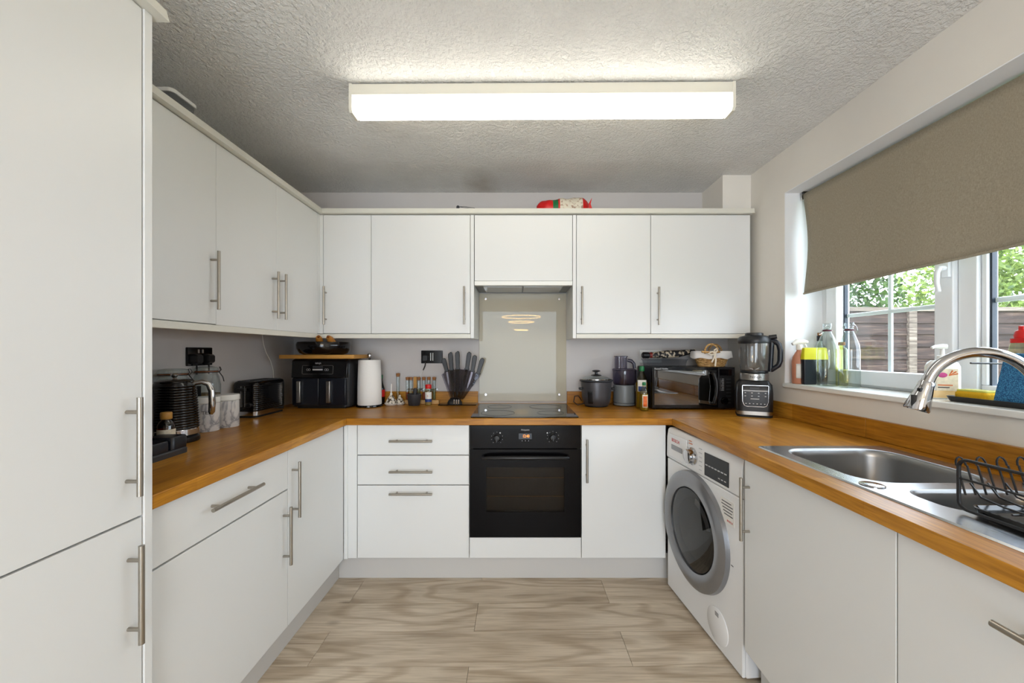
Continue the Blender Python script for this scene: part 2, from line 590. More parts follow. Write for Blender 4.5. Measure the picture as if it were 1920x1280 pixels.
# ------------------------------------------------------------------ mesh helpers
class MB:
    def __init__(self):
        self.v, self.f, self.mi = [], [], []
        self.cur = 0

    def add(self, vs, fs):
        b = len(self.v)
        self.v += [tuple(p) for p in vs]
        for f in fs:
            self.f.append([b + i for i in f])
            self.mi.append(self.cur)
        return self

    def box(self, x0, x1, y0, y1, z0, z1):
        x0, x1 = sorted((x0, x1)); y0, y1 = sorted((y0, y1)); z0, z1 = sorted((z0, z1))
        vs = [(x, y, z) for z in (z0, z1) for y in (y0, y1) for x in (x0, x1)]
        return self.add(vs, [(0, 2, 3, 1), (4, 5, 7, 6), (0, 1, 5, 4), (2, 6, 7, 3), (0, 4, 6, 2), (1, 3, 7, 5)])

    def loops(self, rings, closed=True, cap0=True, cap1=True):
        n = len(rings[0])
        b = len(self.v)
        for r in rings:
            self.v += [tuple(p) for p in r]
        for i in range(len(rings) - 1):
            for j in range(n if closed else n - 1):
                k = (j + 1) % n
                self.f.append([b + i * n + j, b + i * n + k, b + (i + 1) * n + k, b + (i + 1) * n + j])
                self.mi.append(self.cur)
        if cap0:
            self.f.append([b + j for j in range(n)][::-1]); self.mi.append(self.cur)
        if cap1:
            self.f.append([b + (len(rings) - 1) * n + j for j in range(n)]); self.mi.append(self.cur)
        return self

    def lathe(self, prof, cx=0, cy=0, n=32, sx=1, sy=1, cap0=True, cap1=True):
        rings = [[(cx + sx * max(r, 1e-4) * cos(2 * pi * j / n), cy + sy * max(r, 1e-4) * sin(2 * pi * j / n), z) for j in range(n)] for r, z in prof]
        return self.loops(rings, True, cap0, cap1)

    def rrect(self, x0, x1, y0, y1, r, zs, n=5, inset=None):
        """rounded rectangle in XY swept through heights zs; inset: a shrink for each height"""
        rings = []
        for i, z in enumerate(zs):
            d = inset[i] if inset else 0
            rings.append([(x, y, z) for x, y in rr_pts(x0 + d, x1 - d, y0 + d, y1 - d, max(r - d, 0.0008), n)])
        return self.loops(rings)

    def prism(self, poly, a0, a1, axis='y'):
        def P(u, w_, a):
            return {'x': (a, u, w_), 'y': (u, a, w_), 'z': (u, w_, a)}[axis]
        return self.loops([[P(u, w_, a0) for u, w_ in poly], [P(u, w_, a1) for u, w_ in poly]])

    def tube(self, pts, r, n=10, closed=False):
        pts = [Vector(p) for p in pts]
        m = len(pts)
        rs = r if isinstance(r, (list, tuple)) else [r] * m
        tans = []
        for i in range(m):
            a = pts[(i - 1) % m] if (closed or i > 0) else pts[0]
            b = pts[(i + 1) % m] if (closed or i < m - 1) else pts[-1]
            tans.append((b - a).normalized())
        up = Vector((0, 0, 1)) if abs(tans[0].z) < 0.9 else Vector((1, 0, 0))
        nrm = (up - tans[0] * up.dot(tans[0])).normalized()
        rings = []
        for i in range(m):
            if i:
                nrm = nrm - tans[i] * nrm.dot(tans[i])
                nrm.normalize()
            bn = tans[i].cross(nrm)
            rings.append([pts[i] + (nrm * cos(2 * pi * j / n) + bn * sin(2 * pi * j / n)) * rs[i] for j in range(n)])
        if closed:
            rings.append(rings[0])
        return self.loops(rings, True, not closed, not closed)

    def cyl(self, p0, p1, r0, r1=None, n=20):
        return self.tube([p0, p1], [r0, r0 if r1 is None else r1], n)

    def ball(self, c, rx, ry=None, rz=None, n=16, m=10):
        ry = rx if ry is None else ry
        rz = rx if rz is None else rz
        rings = []
        for i in range(m + 1):
            t = -pi / 2 + pi * i / m
            q = max(cos(t), 0.01)
            rings.append([(c[0] + rx * q * cos(2 * pi * j / n), c[1] + ry * q * sin(2 * pi * j / n), c[2] + rz * sin(t)) for j in range(n)])
        return self.loops(rings)

    def sheet(self, fn, nu, nv, thick=None):
        g = [[fn(u / nu, v / nv) for u in range(nu + 1)] for v in range(nv + 1)]
        b = len(self.v)
        for row in g:
            self.v += [tuple(p) for p in row]
        for v in range(nv):
            for u in range(nu):
                i = b + v * (nu + 1) + u
                self.f.append([i, i + 1, i + nu + 2, i + nu + 1]); self.mi.append(self.cur)
        return self

    def build(self, name, m, parent=None, bevel=0.0, seg=2, smooth=True, recalc=True, solid=0.0, angle=38, loc=None, rot=None):
        me = bpy.data.meshes.new(name)
        me.from_pydata(self.v, [], self.f)
        ms = m if isinstance(m, (list, tuple)) else [m]
        for k in ms:
            me.materials.append(MATS[k])
        if len(ms) > 1:
            me.polygons.foreach_set('material_index', self.mi)
        if recalc:
            bm = bmesh.new()
            bm.from_mesh(me)
            bmesh.ops.recalc_face_normals(bm, faces=bm.faces)
            bm.to_mesh(me)
            bm.free()
        if smooth:
            me.polygons.foreach_set('use_smooth', [True] * len(me.polygons))
            me.set_sharp_from_angle(angle=R(angle))
        o = bpy.data.objects.new(name, me)
        COL.objects.link(o)
        if parent:
            o.parent = parent
        if loc:
            o.location = loc
        if rot:
            o.rotation_euler = rot
        if solid:
            s = o.modifiers.new('solid', 'SOLIDIFY')
            s.thickness = solid
            s.offset = 0
        if bevel:
            bv = o.modifiers.new('bevel', 'BEVEL')
            bv.width = bevel
            bv.segments = seg
            bv.limit_method = 'ANGLE'
            bv.angle_limit = R(40)
            bv.harden_normals = False
        return o


def rr_pts(x0, x1, y0, y1, r, n=5):
    pts = []
    for cx, cy, a in ((x1 - r, y1 - r, 0), (x0 + r, y1 - r, 90), (x0 + r, y0 + r, 180), (x1 - r, y0 + r, 270)):
        for i in range(n + 1):
            t = R(a + 90 * i / n)
            pts.append((cx + r * cos(t), cy + r * sin(t)))
    return pts


def thing(name, label, cat, loc=(0, 0, 0), rz=0.0, group=None):
    o = bpy.data.objects.new(name, None)
    COL.objects.link(o)
    o.empty_display_size = 0.05
    o.location = loc
    o.rotation_euler = (0, 0, rz)
    return tag(o, label, cat, group)


def tag(o, label, cat, group=None, kind=None):
    o['label'] = label
    o['category'] = cat
    if group:
        o['group'] = group
    if kind:
        o['kind'] = kind
    return o


def struct(o, label=None, cat=None):
    o['kind'] = 'structure'
    if label:
        o['label'] = label
    if cat:
        o['category'] = cat
    return o


def text(name, body, size, m, parent, loc, rot=(R(90), 0, 0), ext=0.0003, align='CENTER', sx=1.0):
    c = bpy.data.curves.new(name, 'FONT')
    c.body = body
    c.size = size
    c.extrude = ext
    c.align_x = align
    c.align_y = 'CENTER'
    c.resolution_u = 3
    c.materials.append(MATS[m])
    tmp = bpy.data.objects.new(name + '_tmp', c)
    COL.objects.link(tmp)
    dg = bpy.context.evaluated_depsgraph_get()
    me = bpy.data.meshes.new_from_object(tmp.evaluated_get(dg))
    bpy.data.objects.remove(tmp)
    me.name = name
    o = bpy.data.objects.new(name, me)
    COL.objects.link(o)
    o.parent = parent
    o.location = loc
    o.rotation_euler = rot
    o.scale = (sx, 1, 1)
    return o


def arc(cx, cz, r, a0, a1, n):
    return [(cx + r * cos(R(a0 + (a1 - a0) * i / n)), cz + r * sin(R(a0 + (a1 - a0) * i / n))) for i in range(n + 1)]


WT = 0.893                                  # worktop surface height

# ================================================================== THE ROOM
floor = struct(MB().box(XL - 0.1, XR + 0.1, YF - 0.1, YB + 0.1, -0.06, -0.009).build('floor', 'floor_underlay', smooth=False), 'grey oak laminate plank floor of the kitchen', 'floor')
rows = []
y = 2.112 + 0.193 * 3
r_i = 1
while y > YF:
    y0, y1 = max(y - 0.193, YF), min(y, YB)
    x = (-0.83 if r_i % 2 == 0 else -0.188) - 1.293
    while x < XR:
        xa, xb = max(x, XL), min(x + 1.293, XR)
        if xb - xa > 0.02 and y1 - y0 > 0.02:
            g = 0.0007
            hx, hy = (xb - xa) / 2 - g, (y1 - y0) / 2 - g
            MB().box(-hx, hx, -hy, hy, -0.009, 0).build('plank', 'floor_plank', floor, bevel=0.0006, seg=1, smooth=False, loc=((xa + xb) / 2, (y0 + y1) / 2, 0))
        x += 1.293
    y -= 0.193
    r_i += 1

struct(MB().box(XL - 0.1, XR + 0.3, YF - 0.1, YB + 0.1, ZC, ZC + 0.1).build('ceiling', 'artex', smooth=False), 'stippled off-white plaster ceiling with a greasy mark', 'ceiling')
struct(MB().box(XL - 0.1, XR + 0.3, YB, YB + 0.12, -0.06, ZC).build('wall_back', 'wall_paint_shaded', smooth=False), 'off-white painted wall behind the hob', 'wall')
struct(MB().box(XL - 0.12, XL, YF, YB, -0.06, ZC).build('wall_left', 'wall_paint_shaded', smooth=False), 'off-white painted wall behind the kettle and toaster', 'wall')
wr = MB()
TW = 0.30
wr.box(XR, XR + TW, YF, YB, -0.06, WZ0 - 0.023)
wr.box(XR, XR + TW, YF, YB, WZ1, ZC)
wr.box(XR, XR + TW, WY1, YB, WZ0 - 0.023, WZ1)
wr.box(XR, XR + TW, YF, WY0, WZ0 - 0.023, WZ1)
struct(wr.build('wall_right', 'wall_paint', smooth=False), 'cream painted wall with the window recess', 'wall')
rw = MB()
rw.box(XL - 0.12, -0.85, YF - 0.15, YF, -0.06, ZC)
rw.box(0.85, XR + TW, YF - 0.15, YF, -0.06, ZC)
rw.box(-0.85, 0.85, YF - 0.15, YF, 2.1, ZC)
struct(rw.build('wall_front', 'wall_paint', smooth=False), 'cream painted wall with the glazed door added for daylight', 'wall')
struct(MB().box(1.279, XR, 2.396, YB, 2.109, ZC).build('wall_boxing', 'wall_paint', smooth=False), 'cream painted boxing in the ceiling corner above the wall cabinet', 'boxing')

# white recess lining and sill
lin_ = MB()
lin_.box(XR + 0.001, 1.66, WY1 - 0.004, WY1, WZ0, WZ1)
lin_.box(XR + 0.001, 1.66, WY0, WY0 + 0.004, WZ0, WZ1)
lin_.box(XR + 0.001, 1.66, WY0 + 0.004, WY1 - 0.004, WZ1 - 0.004, WZ1)
struct(lin_.build('trim_1', 'reveal_white', smooth=False), 'smooth white plaster lining of the window recess', 'trim')
struct(MB().box(XR - 0.014, 1.75, WY0, WY1, WZ0 - 0.023, WZ0).build('trim_2', 'gloss_white', bevel=0.004), 'white gloss window sill board carrying the bottles', 'window sill')

# kitchen window
win = bpy.data.objects.new('window_1', None)
COL.objects.link(win)
struct(win, 'white plastic casement window with white glazing bars', 'window')
FX0, FX1 = 1.656, 1.726
fr = MB()
fr.box(FX0, FX1, WY0, WY1, WZ0, WZ0 + 0.03)
fr.box(FX0, FX1, WY0, WY1, WZ1 - 0.05, WZ1)
fr.box(FX0, FX1, WY1 - 0.045, WY1, WZ0 + 0.03, WZ1 - 0.05)
fr.box(FX0, FX1, WY0, WY0 + 0.045, WZ0 + 0.03, WZ1 - 0.05)
fr.box(FX0, FX1, 1.39, 1.450, WZ0 + 0.03, WZ1 - 0.05)
fr.box(FX0, FX1, 0.80, 0.862, WZ0 + 0.03, WZ1 - 0.05)
fr.build('frame', 'upvc', win, bevel=0.003)


def sash(y0, y1, z0, z1, wd, x0, handle_y=None):
    s = MB()
    s.box(x0, 1.71, y0, y1, z0, z0 + wd)
    s.box(x0, 1.71, y0, y1, z1 - wd, z1)
    s.box(x0, 1.71, y0, y0 + wd, z0 + wd, z1 - wd)
    s.box(x0, 1.71, y1 - wd, y1, z0 + wd, z1 - wd)
    so = s.build('sash', 'upvc', win, bevel=0.004)
    a0, a1, b0, b1 = y0 + wd, y1 - wd, z0 + wd, z1 - wd
    MB().box(1.684, 1.688, a0, a1, b0, b1).build('pane', 'pane_glass', so, smooth=False)
    g = MB()
    t = 0.007
    g.box(1.678, 1.696, a0, a0 + t, b0, b1)
    g.box(1.678, 1.696, a1 - t, a1, b0, b1)
    g.build('gasket', 'dark_gasket', so, smooth=False)
    bars = [('v', (a0 + a1) / 2)] + [('h', 1.43), ('h', 1.74)]
    for k, c in bars:
        if k == 'v':
            MB().box(1.690, 1.700, c - 0.009, c + 0.009, b0, b1).build('glazing_bar', 'upvc', so, bevel=0.003)
        else:
            MB().box(1.6895, 1.7005, a0, a1, c - 0.009, c + 0.009).build('glazing_bar', 'upvc', so, bevel=0.003)
    if handle_y is not None:
        h = MB()
        h.rrect(1.6, 1.62, handle_y - 0.014, handle_y + 0.014, 0.006, [1.535, 1.60])
        hb = MB().box(x0 - 0.012, x0, handle_y - 0.012, handle_y + 0.012, 1.53, 1.60)
        hb.cyl((x0 - 0.028, handle_y, 1.565), (x0, handle_y, 1.565), 0.009)
        hb.tube([(x0 - 0.028, handle_y, 1.572), (x0 - 0.036, handle_y + 0.004, 1.55), (x0 - 0.033, handle_y + 0.008, 1.51), (x0 - 0.030, handle_y + 0.004, 1.475)], [0.010, 0.009, 0.008, 0.0075])
        hb.build('handle', 'upvc', so, bevel=0.002)
    return so


sash(1.452, 2.049, WZ0 + 0.012, WZ1 - 0.03, 0.066, 1.640, handle_y=1.470)
sash(0.864, 1.388, WZ0 + 0.032, WZ1 - 0.052, 0.018, 1.668)
sash(0.347, 0.798, WZ0 + 0.012, WZ1 - 0.03, 0.062, 1.640)

# assumed glazed door behind the camera, added to let in daylight
gd = bpy.data.objects.new('added_door_1', None)
COL.objects.link(gd)
struct(gd, 'white framed glazed door added out of view to let in daylight', 'door')
g = MB()
for xa, xb in ((-0.85, -0.78), (0.78, 0.85)):
    g.box(xa, xb, YF - 0.10, YF - 0.04, 0, 2.1)
g.box(-0.78, 0.78, YF - 0.10, YF - 0.04, 0, 0.09)
g.box(-0.78, 0.78, YF - 0.10, YF - 0.04, 2.02, 2.1)
g.build('frame', 'upvc', gd, bevel=0.003)
for xa, xb in ((-0.78, 0.78),):
    MB().box(xa, xb, YF - 0.072, YF - 0.068, 0.09, 2.02).build('pane', 'pane_glass', gd, smooth=False)

# ================================================================== CABINETS
HANDLE_LEN = 0.228


def handle(parent, cx, cz, vert=True, L=HANDLE_LEN, proj=0.031):
    m = MB()
    if vert:
        m.cyl((cx, -proj, cz - L / 2), (cx, -proj, cz + L / 2), 0.006, n=14)
        for s in (-0.08, 0.08):
            m.cyl((cx, -proj, cz + s), (cx, 0.0005, cz + s), 0.0045, n=10)
    else:
        m.cyl((cx - L / 2, -proj, cz), (cx + L / 2, -proj, cz), 0.006, n=14)
        for s in (-0.08, 0.08):
            m.cyl((cx + s, -proj, cz), (cx + s, 0.0005, cz), 0.0045, n=10)
    return m.build('handle', 'handle_steel', parent)


def front(root, name, x0, x1, z0, z1, h=None, gap=0.0013):
    d = MB().box(x0 + gap, x1 - gap, 0, 0.018, z0 + gap, z1 - gap).build(name, 'white_laminate', root, bevel=0.0012)
    if h:
        kind, a, b = h
        handle(d, a, b, kind == 'v')
    return d


def carcass(root, W, z0, z1, D, top=True, back=True, y0=0.0205, t=0.018, m='white_edge'):
    c = MB()
    c.box(0.0005, t, y0, D, z0, z1)
    c.box(W - t, W - 0.0005, y0, D, z0, z1)
    c.box(t, W - t, y0, D, z0, z0 + t)
    if top:
        c.box(t, W - t, y0, D, z1 - t, z1)
    if back:
        c.box(t, W - t, D - 0.008, D, z0 + t, z1 - t if top else z1 - 0.25)
    return c.build('carcass', m, root, smooth=False)


LEFT, RIGHT = R(90), R(-90)
ZB0, ZB1 = 0.142, 0.856
# tall larder / fridge housing
t = thing('tall_cabinet', 'tall white larder cabinet with two stacked doors at the end of the worktop', 'cabinet', (-0.9, 0.331, 0), LEFT)
carcass(t, 0.6, 0.14, 2.074, 0.60)
front(t, 'door', 0, 0.6, 0.855, 2.074, ('v', 0.562, 1.029))
front(t, 'door', 0, 0.6, 0.142, 0.853, ('v', 0.566, 0.685))
MB().box(0.602, 0.6225, -0.003, 0.62, 0.0, 2.076).build('end_panel', 'white_laminate', t, bevel=0.0012)
MB().box(0, 0.6, 0.06, 0.078, 0.002, 0.138).build('plinth', 'plinth_white', t)
MB().prism([(-0.028, 2.0765), (0.04, 2.0765), (0.04, 2.106), (-0.02, 2.106)], -0.02, 0.642, 'x').build('cornice', 'white_edge', t)

# left-hand base units
t = thing('base_cabinet', 'white base cabinet with one drawer above a door, beside the tall larder', 'cabinet', (-0.92, 0.955, 0), LEFT)
carcass(t, 0.603, ZB0, ZB1, 0.56, top=False)
front(t, 'drawer', 0, 0.603, 0.696, ZB1, ('h', 0.293, 0.782))
front(t, 'door', 0, 0.603, ZB0, 0.693, ('v', 0.572, 0.52))
t = thing('base_cabinet', 'white single-door base cabinet in the corner, below the toaster', 'cabinet', (-0.92, 1.558, 0), LEFT)
carcass(t, 0.50, ZB0, ZB1, 0.56, top=False)
front(t, 'door', 0, 0.50, ZB0, ZB1, ('v', 0.03, 0.682))
tag(MB().box(-0.995, -0.977, 0.955, 2.15, 0.0, 0.138).build('plinth', 'plinth_white', bevel=0.001), 'white plinth board under the base cabinets below the kettle', 'plinth')
tag(MB().box(-0.977, 0.86, 2.132, 2.15, 0.0, 0.138).build('plinth', 'plinth_white', bevel=0.001), 'white plinth board under the oven and drawers', 'plinth')
tag(MB().prism([(-0.9195, 2.0605), (-0.9195, 2.088), (-0.853, 2.088), (-0.853, 2.07), (-0.9005, 2.07), (-0.9005, 2.0605)], ZB0, ZB1, 'z').build('corner_post', 'white_laminate', bevel=0.001), 'white corner filler post between the door unit and the three drawers', 'filler post')

# back base units
t = thing('base_cabinet', 'white base cabinet with three drawers next to the oven', 'cabinet', (-0.851, 2.07, 0), 0)
carcass(t, 0.599, ZB0, ZB1, 0.56, top=False)
for z0, z1, hz in ((0.694, ZB1, 0.773), (0.534, 0.692, 0.611), (ZB0, 0.532, 0.494)):
    front(t, 'drawer', 0, 0.599, z0, z1, ('h', 0.293, hz))
t = thing('oven_housing', 'white housing with a plain filler panel beneath the black oven', 'cabinet', (-0.251, 2.07, 0), 0)
c = MB()
c.box(0.0005, 0.016, 0.021, 0.56, ZB0, ZB1); c.box(0.583, 0.5985, 0.021, 0.56, ZB0, ZB1); c.box(0.016, 0.583, 0.021, 0.56, ZB0, 0.158); c.box(0.016, 0.583, 0.021, 0.56, 0.236, 0.252)
c.build('carcass', 'white_edge', t, smooth=False)
front(t, 'filler_panel', 0, 0.599, ZB0, 0.253)
t = thing('base_cabinet', 'white single-door base cabinet between the oven and the washing machine', 'cabinet', (0.349, 2.07, 0), 0)
carcass(t, 0.452, ZB0, ZB1, 0.56, top=False)
front(t, 'door', 0, 0.452, ZB0, ZB1, ('v', 0.026, 0.669))

# right base units
t = thing('sink_cabinet', 'white sink base cabinet with one door beside the washing machine', 'cabinet', (0.846, 1.433, 0), RIGHT)
carcass(t, 0.573, ZB0, 0.728, 0.58, top=False, back=False)
front(t, 'door', 0, 0.573, ZB0, ZB1, ('v', 0.03, 0.676))
t = thing('base_cabinet', 'white base unit front with horizontal handle below the dish rack', 'cabinet', (0.846, 0.859, 0), RIGHT)
carcass(t, 0.60, ZB0, 0.728, 0.58, top=False, back=False)
front(t, 'door', 0, 0.60, ZB0, ZB1, ('h', 0.31, 0.784))
tag(MB().box(0.905, 0.923, 0.26, 1.43, 0.0, 0.138).build('plinth', 'plinth_white', bevel=0.001), 'white plinth board under the sink cabinet', 'plinth')

# worktop: three butted sections, the sink section cut out for the bowls
wt = thing('worktop', 'oak butcher-block worktop running round three sides of the kitchen', 'worktop', (0, 0, 0))
T0 = 0.8565
MB().box(XL + 0.002, -0.9, 0.956, 2.0505, T0, WT).build('worktop_section', 'worktop_y', wt, bevel=0.003)
MB().box(XL + 0.002, XR - 0.002, 2.051, YB - 0.002, T0, WT).build('worktop_section', 'worktop_x', wt, bevel=0.003)
HX0, HX1, HY0, HY1 = 0.915, 1.35, 0.46, 1.425
s = MB()
ox = [(0.826, 0.20), (XR - 0.002, 0.20), (XR - 0.002, 2.0505), (0.826, 2.0505)]
ix = [(HX0, HY0), (HX1, HY0), (HX1, HY1), (HX0, HY1)]
vs = [(a, b, z) for z in (T0, WT) for a, b in ox + ix]
fs = []
for k in range(4):
    j = (k + 1) % 4
    fs += [(8 + k, 8 + j, 12 + j, 12 + k), (k, 4 + k, 4 + j, j), (k, j, 8 + j, 8 + k), (4 + k, 12 + k, 12 + j, 4 + j)]
s.add(vs, fs)
s.build('worktop_section', 'worktop_y', wt, bevel=0.003)
UZ = 0.974
tag(MB().box(XL + 0.003, -0.262, YB - 0.019, YB - 0.001, WT + 0.0005, UZ).build('upstand', 'worktop_x', bevel=0.002), 'oak upstand strip along the wall behind the knife block', 'upstand')
tag(MB().box(0.347, XR - 0.003, YB - 0.019, YB - 0.001, WT + 0.0005, UZ).build('upstand', 'worktop_x', bevel=0.002), 'oak upstand strip along the wall behind the rice cooker', 'upstand')
tag(MB().box(XR - 0.019, XR - 0.001, 1.59, YB - 0.021, WT + 0.0005, UZ).build('upstand', 'worktop_y', bevel=0.002), 'oak upstand strip below the window beside the blender', 'upstand')
tag(MB().box(XR - 0.019, XR - 0.001, 0.20, 1.589, WT + 0.0005, UZ).build('upstand', 'worktop_y', bevel=0.002), 'oak upstand strip below the window behind the sink', 'upstand')

# wall units
ZU0, ZU1 = 1.356, 2.074
XU, YU = -1.187, 2.339
DL, DB = XU - XL - 0.003, YB - YU - 0.003
t = thing('wall_cabinet', 'white single-door wall cabinet above the kettle, next to the tall larder', 'cabinet', (XU, 0.956, 0), LEFT)
carcass(t, 0.573, ZU0 - 0.002, ZU1, DL)
front(t, 'door', 0, 0.573, ZU0, ZU1, ('v', 0.547, 1.525), gap=0.0006)
t = thing('wall_cabinet', 'white two-door wall cabinet with paired handles above the toaster', 'cabinet', (XU, 1.529, 0), LEFT)
carcass(t, 0.78, ZU0 - 0.002, ZU1, DL)
front(t, 'door', 0, 0.384, ZU0 - 0.003, ZU1, ('v', 0.352, 1.522), gap=0.0006)
front(t, 'door', 0.384, 0.78, ZU0 - 0.003, ZU1, ('v', 0.414, 1.522), gap=0.0006)
t = thing('wall_cabinet', 'narrow white wall cabinet in the corner above the air fryer', 'cabinet', (-1.168, YU, 0), 0)
carcass(t, 0.29, ZU0 - 0.002, ZU1, DB)
front(t, 'door', 0, 0.29, ZU0, ZU1, ('v', 0.018, 1.523))
MB().prism([(-0.019, -0.0295), (-0.019, 0.0), (-0.001, 0.0), (-0.001, 0.018), (-0.037, 0.018), (-0.037, -0.0295)], ZU0, ZU1, 'z').build('corner_fillet', 'white_laminate', t)
t = thing('wall_cabinet', 'white single-door wall cabinet above the knife block', 'cabinet', (-0.878, YU, 0), 0)
carcass(t, 0.601, ZU0 - 0.002, ZU1, DB)
front(t, 'door', 0, 0.60, ZU0, ZU1, ('v', 0.566, 1.523))
MB().box(0.6015, 0.622, 0.0, DB, 1.327, ZU1).build('end_panel', 'white_laminate', t, bevel=0.001)
t = thing('wall_cabinet', 'white single-door wall cabinet above the rice cooker', 'cabinet', (0.364, YU, 0), 0)
carcass(t, 0.449, ZU0 - 0.002, ZU1, DB)
front(t, 'door', 0, 0.449, ZU0, ZU1, ('v', 0.03, 1.523))
MB().box(-0.0222, -0.0015, 0.0, DB, 1.327, ZU1).build('end_panel', 'white_laminate', t, bevel=0.001)
t = thing('wall_cabinet', 'white single-door wall cabinet above the microwave', 'cabinet', (0.8135, YU, 0), 0)
carcass(t, 0.603, ZU0 - 0.002, ZU1, DB)
front(t, 'door', 0, 0.603, ZU0 - 0.002, ZU1, ('v', 0.04, 1.520))

# cooker hood hidden behind a flap between the wall units
t = thing('cooker_hood', 'white flap-fronted cooker hood between the wall cabinets above the hob', 'cooker hood', (-0.2535, YU, 0), 0)
front(t, 'flap', 0, 0.594, 1.674, ZU1)
MB().box(0.001, 0.593, -0.004, 0.03, 1.647, 1.6735).build('visor', 'gloss_white', t, bevel=0.002)
hb = MB().box(0.001, 0.593, 0.031, DB - 0.004, 1.650, ZU1)
hb.build('housing', 'grey_plastic', t, smooth=False)
for k in range(2):
    MB().box(0.05 + 0.25 * k, 0.29 + 0.25 * k, 0.06, 0.27, 1.646, 1.6495).build('grease_filter', 'steel', t)

# cornice and light rail
tag(MB().prism([(XU + 0.002 - 0.03, 2.0765), (XU + 0.026, 2.0765), (XU + 0.02, 2.106), (XU - 0.03, 2.106)], 0.977, 2.313, 'y').build('cabinet_cornice', 'white_edge'), 'cream cornice strip on top of the wall cabinets above the kettle', 'cornice', kind='thing')
tag(MB().prism([(YU - 0.026, 2.0765), (YU + 0.03, 2.0765), (YU + 0.03, 2.106), (YU - 0.02, 2.106)], XU - 0.028, 1.428, 'x').build('cabinet_cornice', 'white_edge'), 'cream cornice strip on top of the wall cabinets above the hob', 'cornice', kind='thing')
tag(MB().box(XU - 0.020, XU + 0.002, 0.956, 2.3365, 1.327, 1.353).build('light_rail', 'white_edge', bevel=0.002), 'cream light rail under the wall cabinets above the kettle', 'light rail')
tag(MB().box(XU - 0.018, -0.277, YU - 0.002, YU + 0.020, 1.327, 1.353).build('light_rail', 'white_edge', bevel=0.002), 'cream light rail under the wall cabinets above the paper towel', 'light rail')
tag(MB().box(0.3635, 1.416, YU - 0.002, YU + 0.020, 1.327, 1.353).build('light_rail', 'white_edge', bevel=0.002), 'cream light rail under the wall cabinets above the microwave', 'light rail')
t = thing('under_cabinet_light', 'slim grey lamp fixed under the wall cabinet above the microwave', 'lamp', (0.80, 2.42, 1.3535), 0)
MB().box(-0.12, 0.12, -0.02, 0.02, -0.026, -0.0005).build('housing', 'grey_plastic', t, bevel=0.004)
MB().box(-0.1, 0.1, -0.022, 0.016, -0.031, -0.0265).build('lens', 'clear_plastic', t, smooth=False)

# splashback
t = thing('glass_splashback', 'cream glass splashback with four chrome screws behind the hob', 'splashback', (0.045, YB - 0.008, 0))
MB().box(-0.2995, 0.298, 0, 0.007, 0.906, 1.6455).build('panel', 'splash_cream', t, bevel=0.001)
for sx in (-0.254, 0.249):
    for z in (0.952, 1.606):
        MB().cyl((sx, -0.006, z), (sx, 0.0005, z), 0.0075, 0.009).build('screw_cap', 'chrome', t)

# ceiling strip light
t = thing('ceiling_light', 'long white fluorescent strip light on the ceiling', 'ceiling light', (0.102, 1.60, ZC), -0.0095)
MB().box(-0.776, 0.776, -0.036, 0.036, -0.048, -0.004).build('housing', 'ivory_metal', t, bevel=0.002)
MB().box(-0.05, 0.05, -0.03, 0.03, -0.0042, -0.0003).build('bracket', 'black_matt', t, smooth=False)
MB().box(-0.77, 0.77, -0.0345, 0.0345, -0.116, -0.0485).build('diffuser', 'lamp_diffuser', t, bevel=0.008)
for s in (-1, 1):
    m = MB().prism([(-0.037, -0.002), (0.037, -0.002), (0.037, -0.104), (0.028, -0.118), (-0.028, -0.118), (-0.037, -0.104)], s * 0.7705, s * 0.783, 'x')
    m.build('end_cap', 'ivory_metal', t, bevel=0.001)

# pendant of three light rings in the dining end behind the camera (mirrored in the splashback and hob)
t = thing('ring_pendant', 'pendant lamp of three glowing hoops in the dining end of the room', 'pendant lamp', (0.085, -1.5, ZC))
MB().lathe([(0.06, -0.03), (0.06, 0)], n=24).build('ceiling_rose', 'chrome', t)
for rad, z in ((0.335, -0.49), (0.22, -0.58), (0.12, -0.72)):
    ring = [(rad * cos(2 * pi * k / 40), rad * sin(2 * pi * k / 40), z) for k in range(40)]
    rg = MB().tube(ring, 0.0065, 8, closed=True).build('hoop', 'aged_brass_light', t)
    c = MB()
    for a in (30, 150, 270):
        c.tube([(rad * cos(R(a)), rad * sin(R(a)), z), (0.03 * cos(R(a)), 0.03 * sin(R(a)), -0.03)], 0.001, 5)
    c.build('suspension_wire', 'chrome', rg)


# ================================================================== LARGE APPLIANCES
# built-in oven
t = thing('built_in_oven', 'black built-in electric oven with amber clock below the hob', 'oven', (-0.251, 2.07, 0))
MB().box(0.018, 0.581, 0.024, 0.54, 0.256, 0.85).build('casing', 'black_matt', t, smooth=False)
fa = MB().box(0.002, 0.597, -0.004, 0.020, 0.729, 0.8545).build('control_fascia', 'oven_black', t, bevel=0.002)
for kx, kz in ((0.148, 0.786), (0.447, 0.79)):
    k = MB().lathe([(0.021, 0), (0.021, 0.006), (0.017, 0.010), (0.016, 0.022), (0.012, 0.024)], n=24)
    k.box(-0.0035, 0.0035, -0.017, 0.017, 0.022, 0.028)
    ko = k.build('knob', 'black_satin', fa, bevel=0.001, loc=(kx, -0.004, kz), rot=(R(90), 0, 0))
    dots = MB()
    for a in range(-140, 150, 35):
        dots.cyl((kx + 0.031 * sin(R(a)), -0.0046, kz + 0.031 * cos(R(a))), (kx + 0.031 * sin(R(a)), -0.003, kz + 0.031 * cos(R(a))), 0.0014, n=8)
    dots.build('dial_marks', 'light_print', fa)
MB().cyl((0.165, -0.0046, 0.813), (0.165, -0.003, 0.813), 0.004, n=12).build('indicator_lamp', 'light_print', fa)
MB().cyl((0.417, -0.0046, 0.813), (0.417, -0.003, 0.813), 0.004, n=12).build('indicator_lamp', 'light_print', fa)
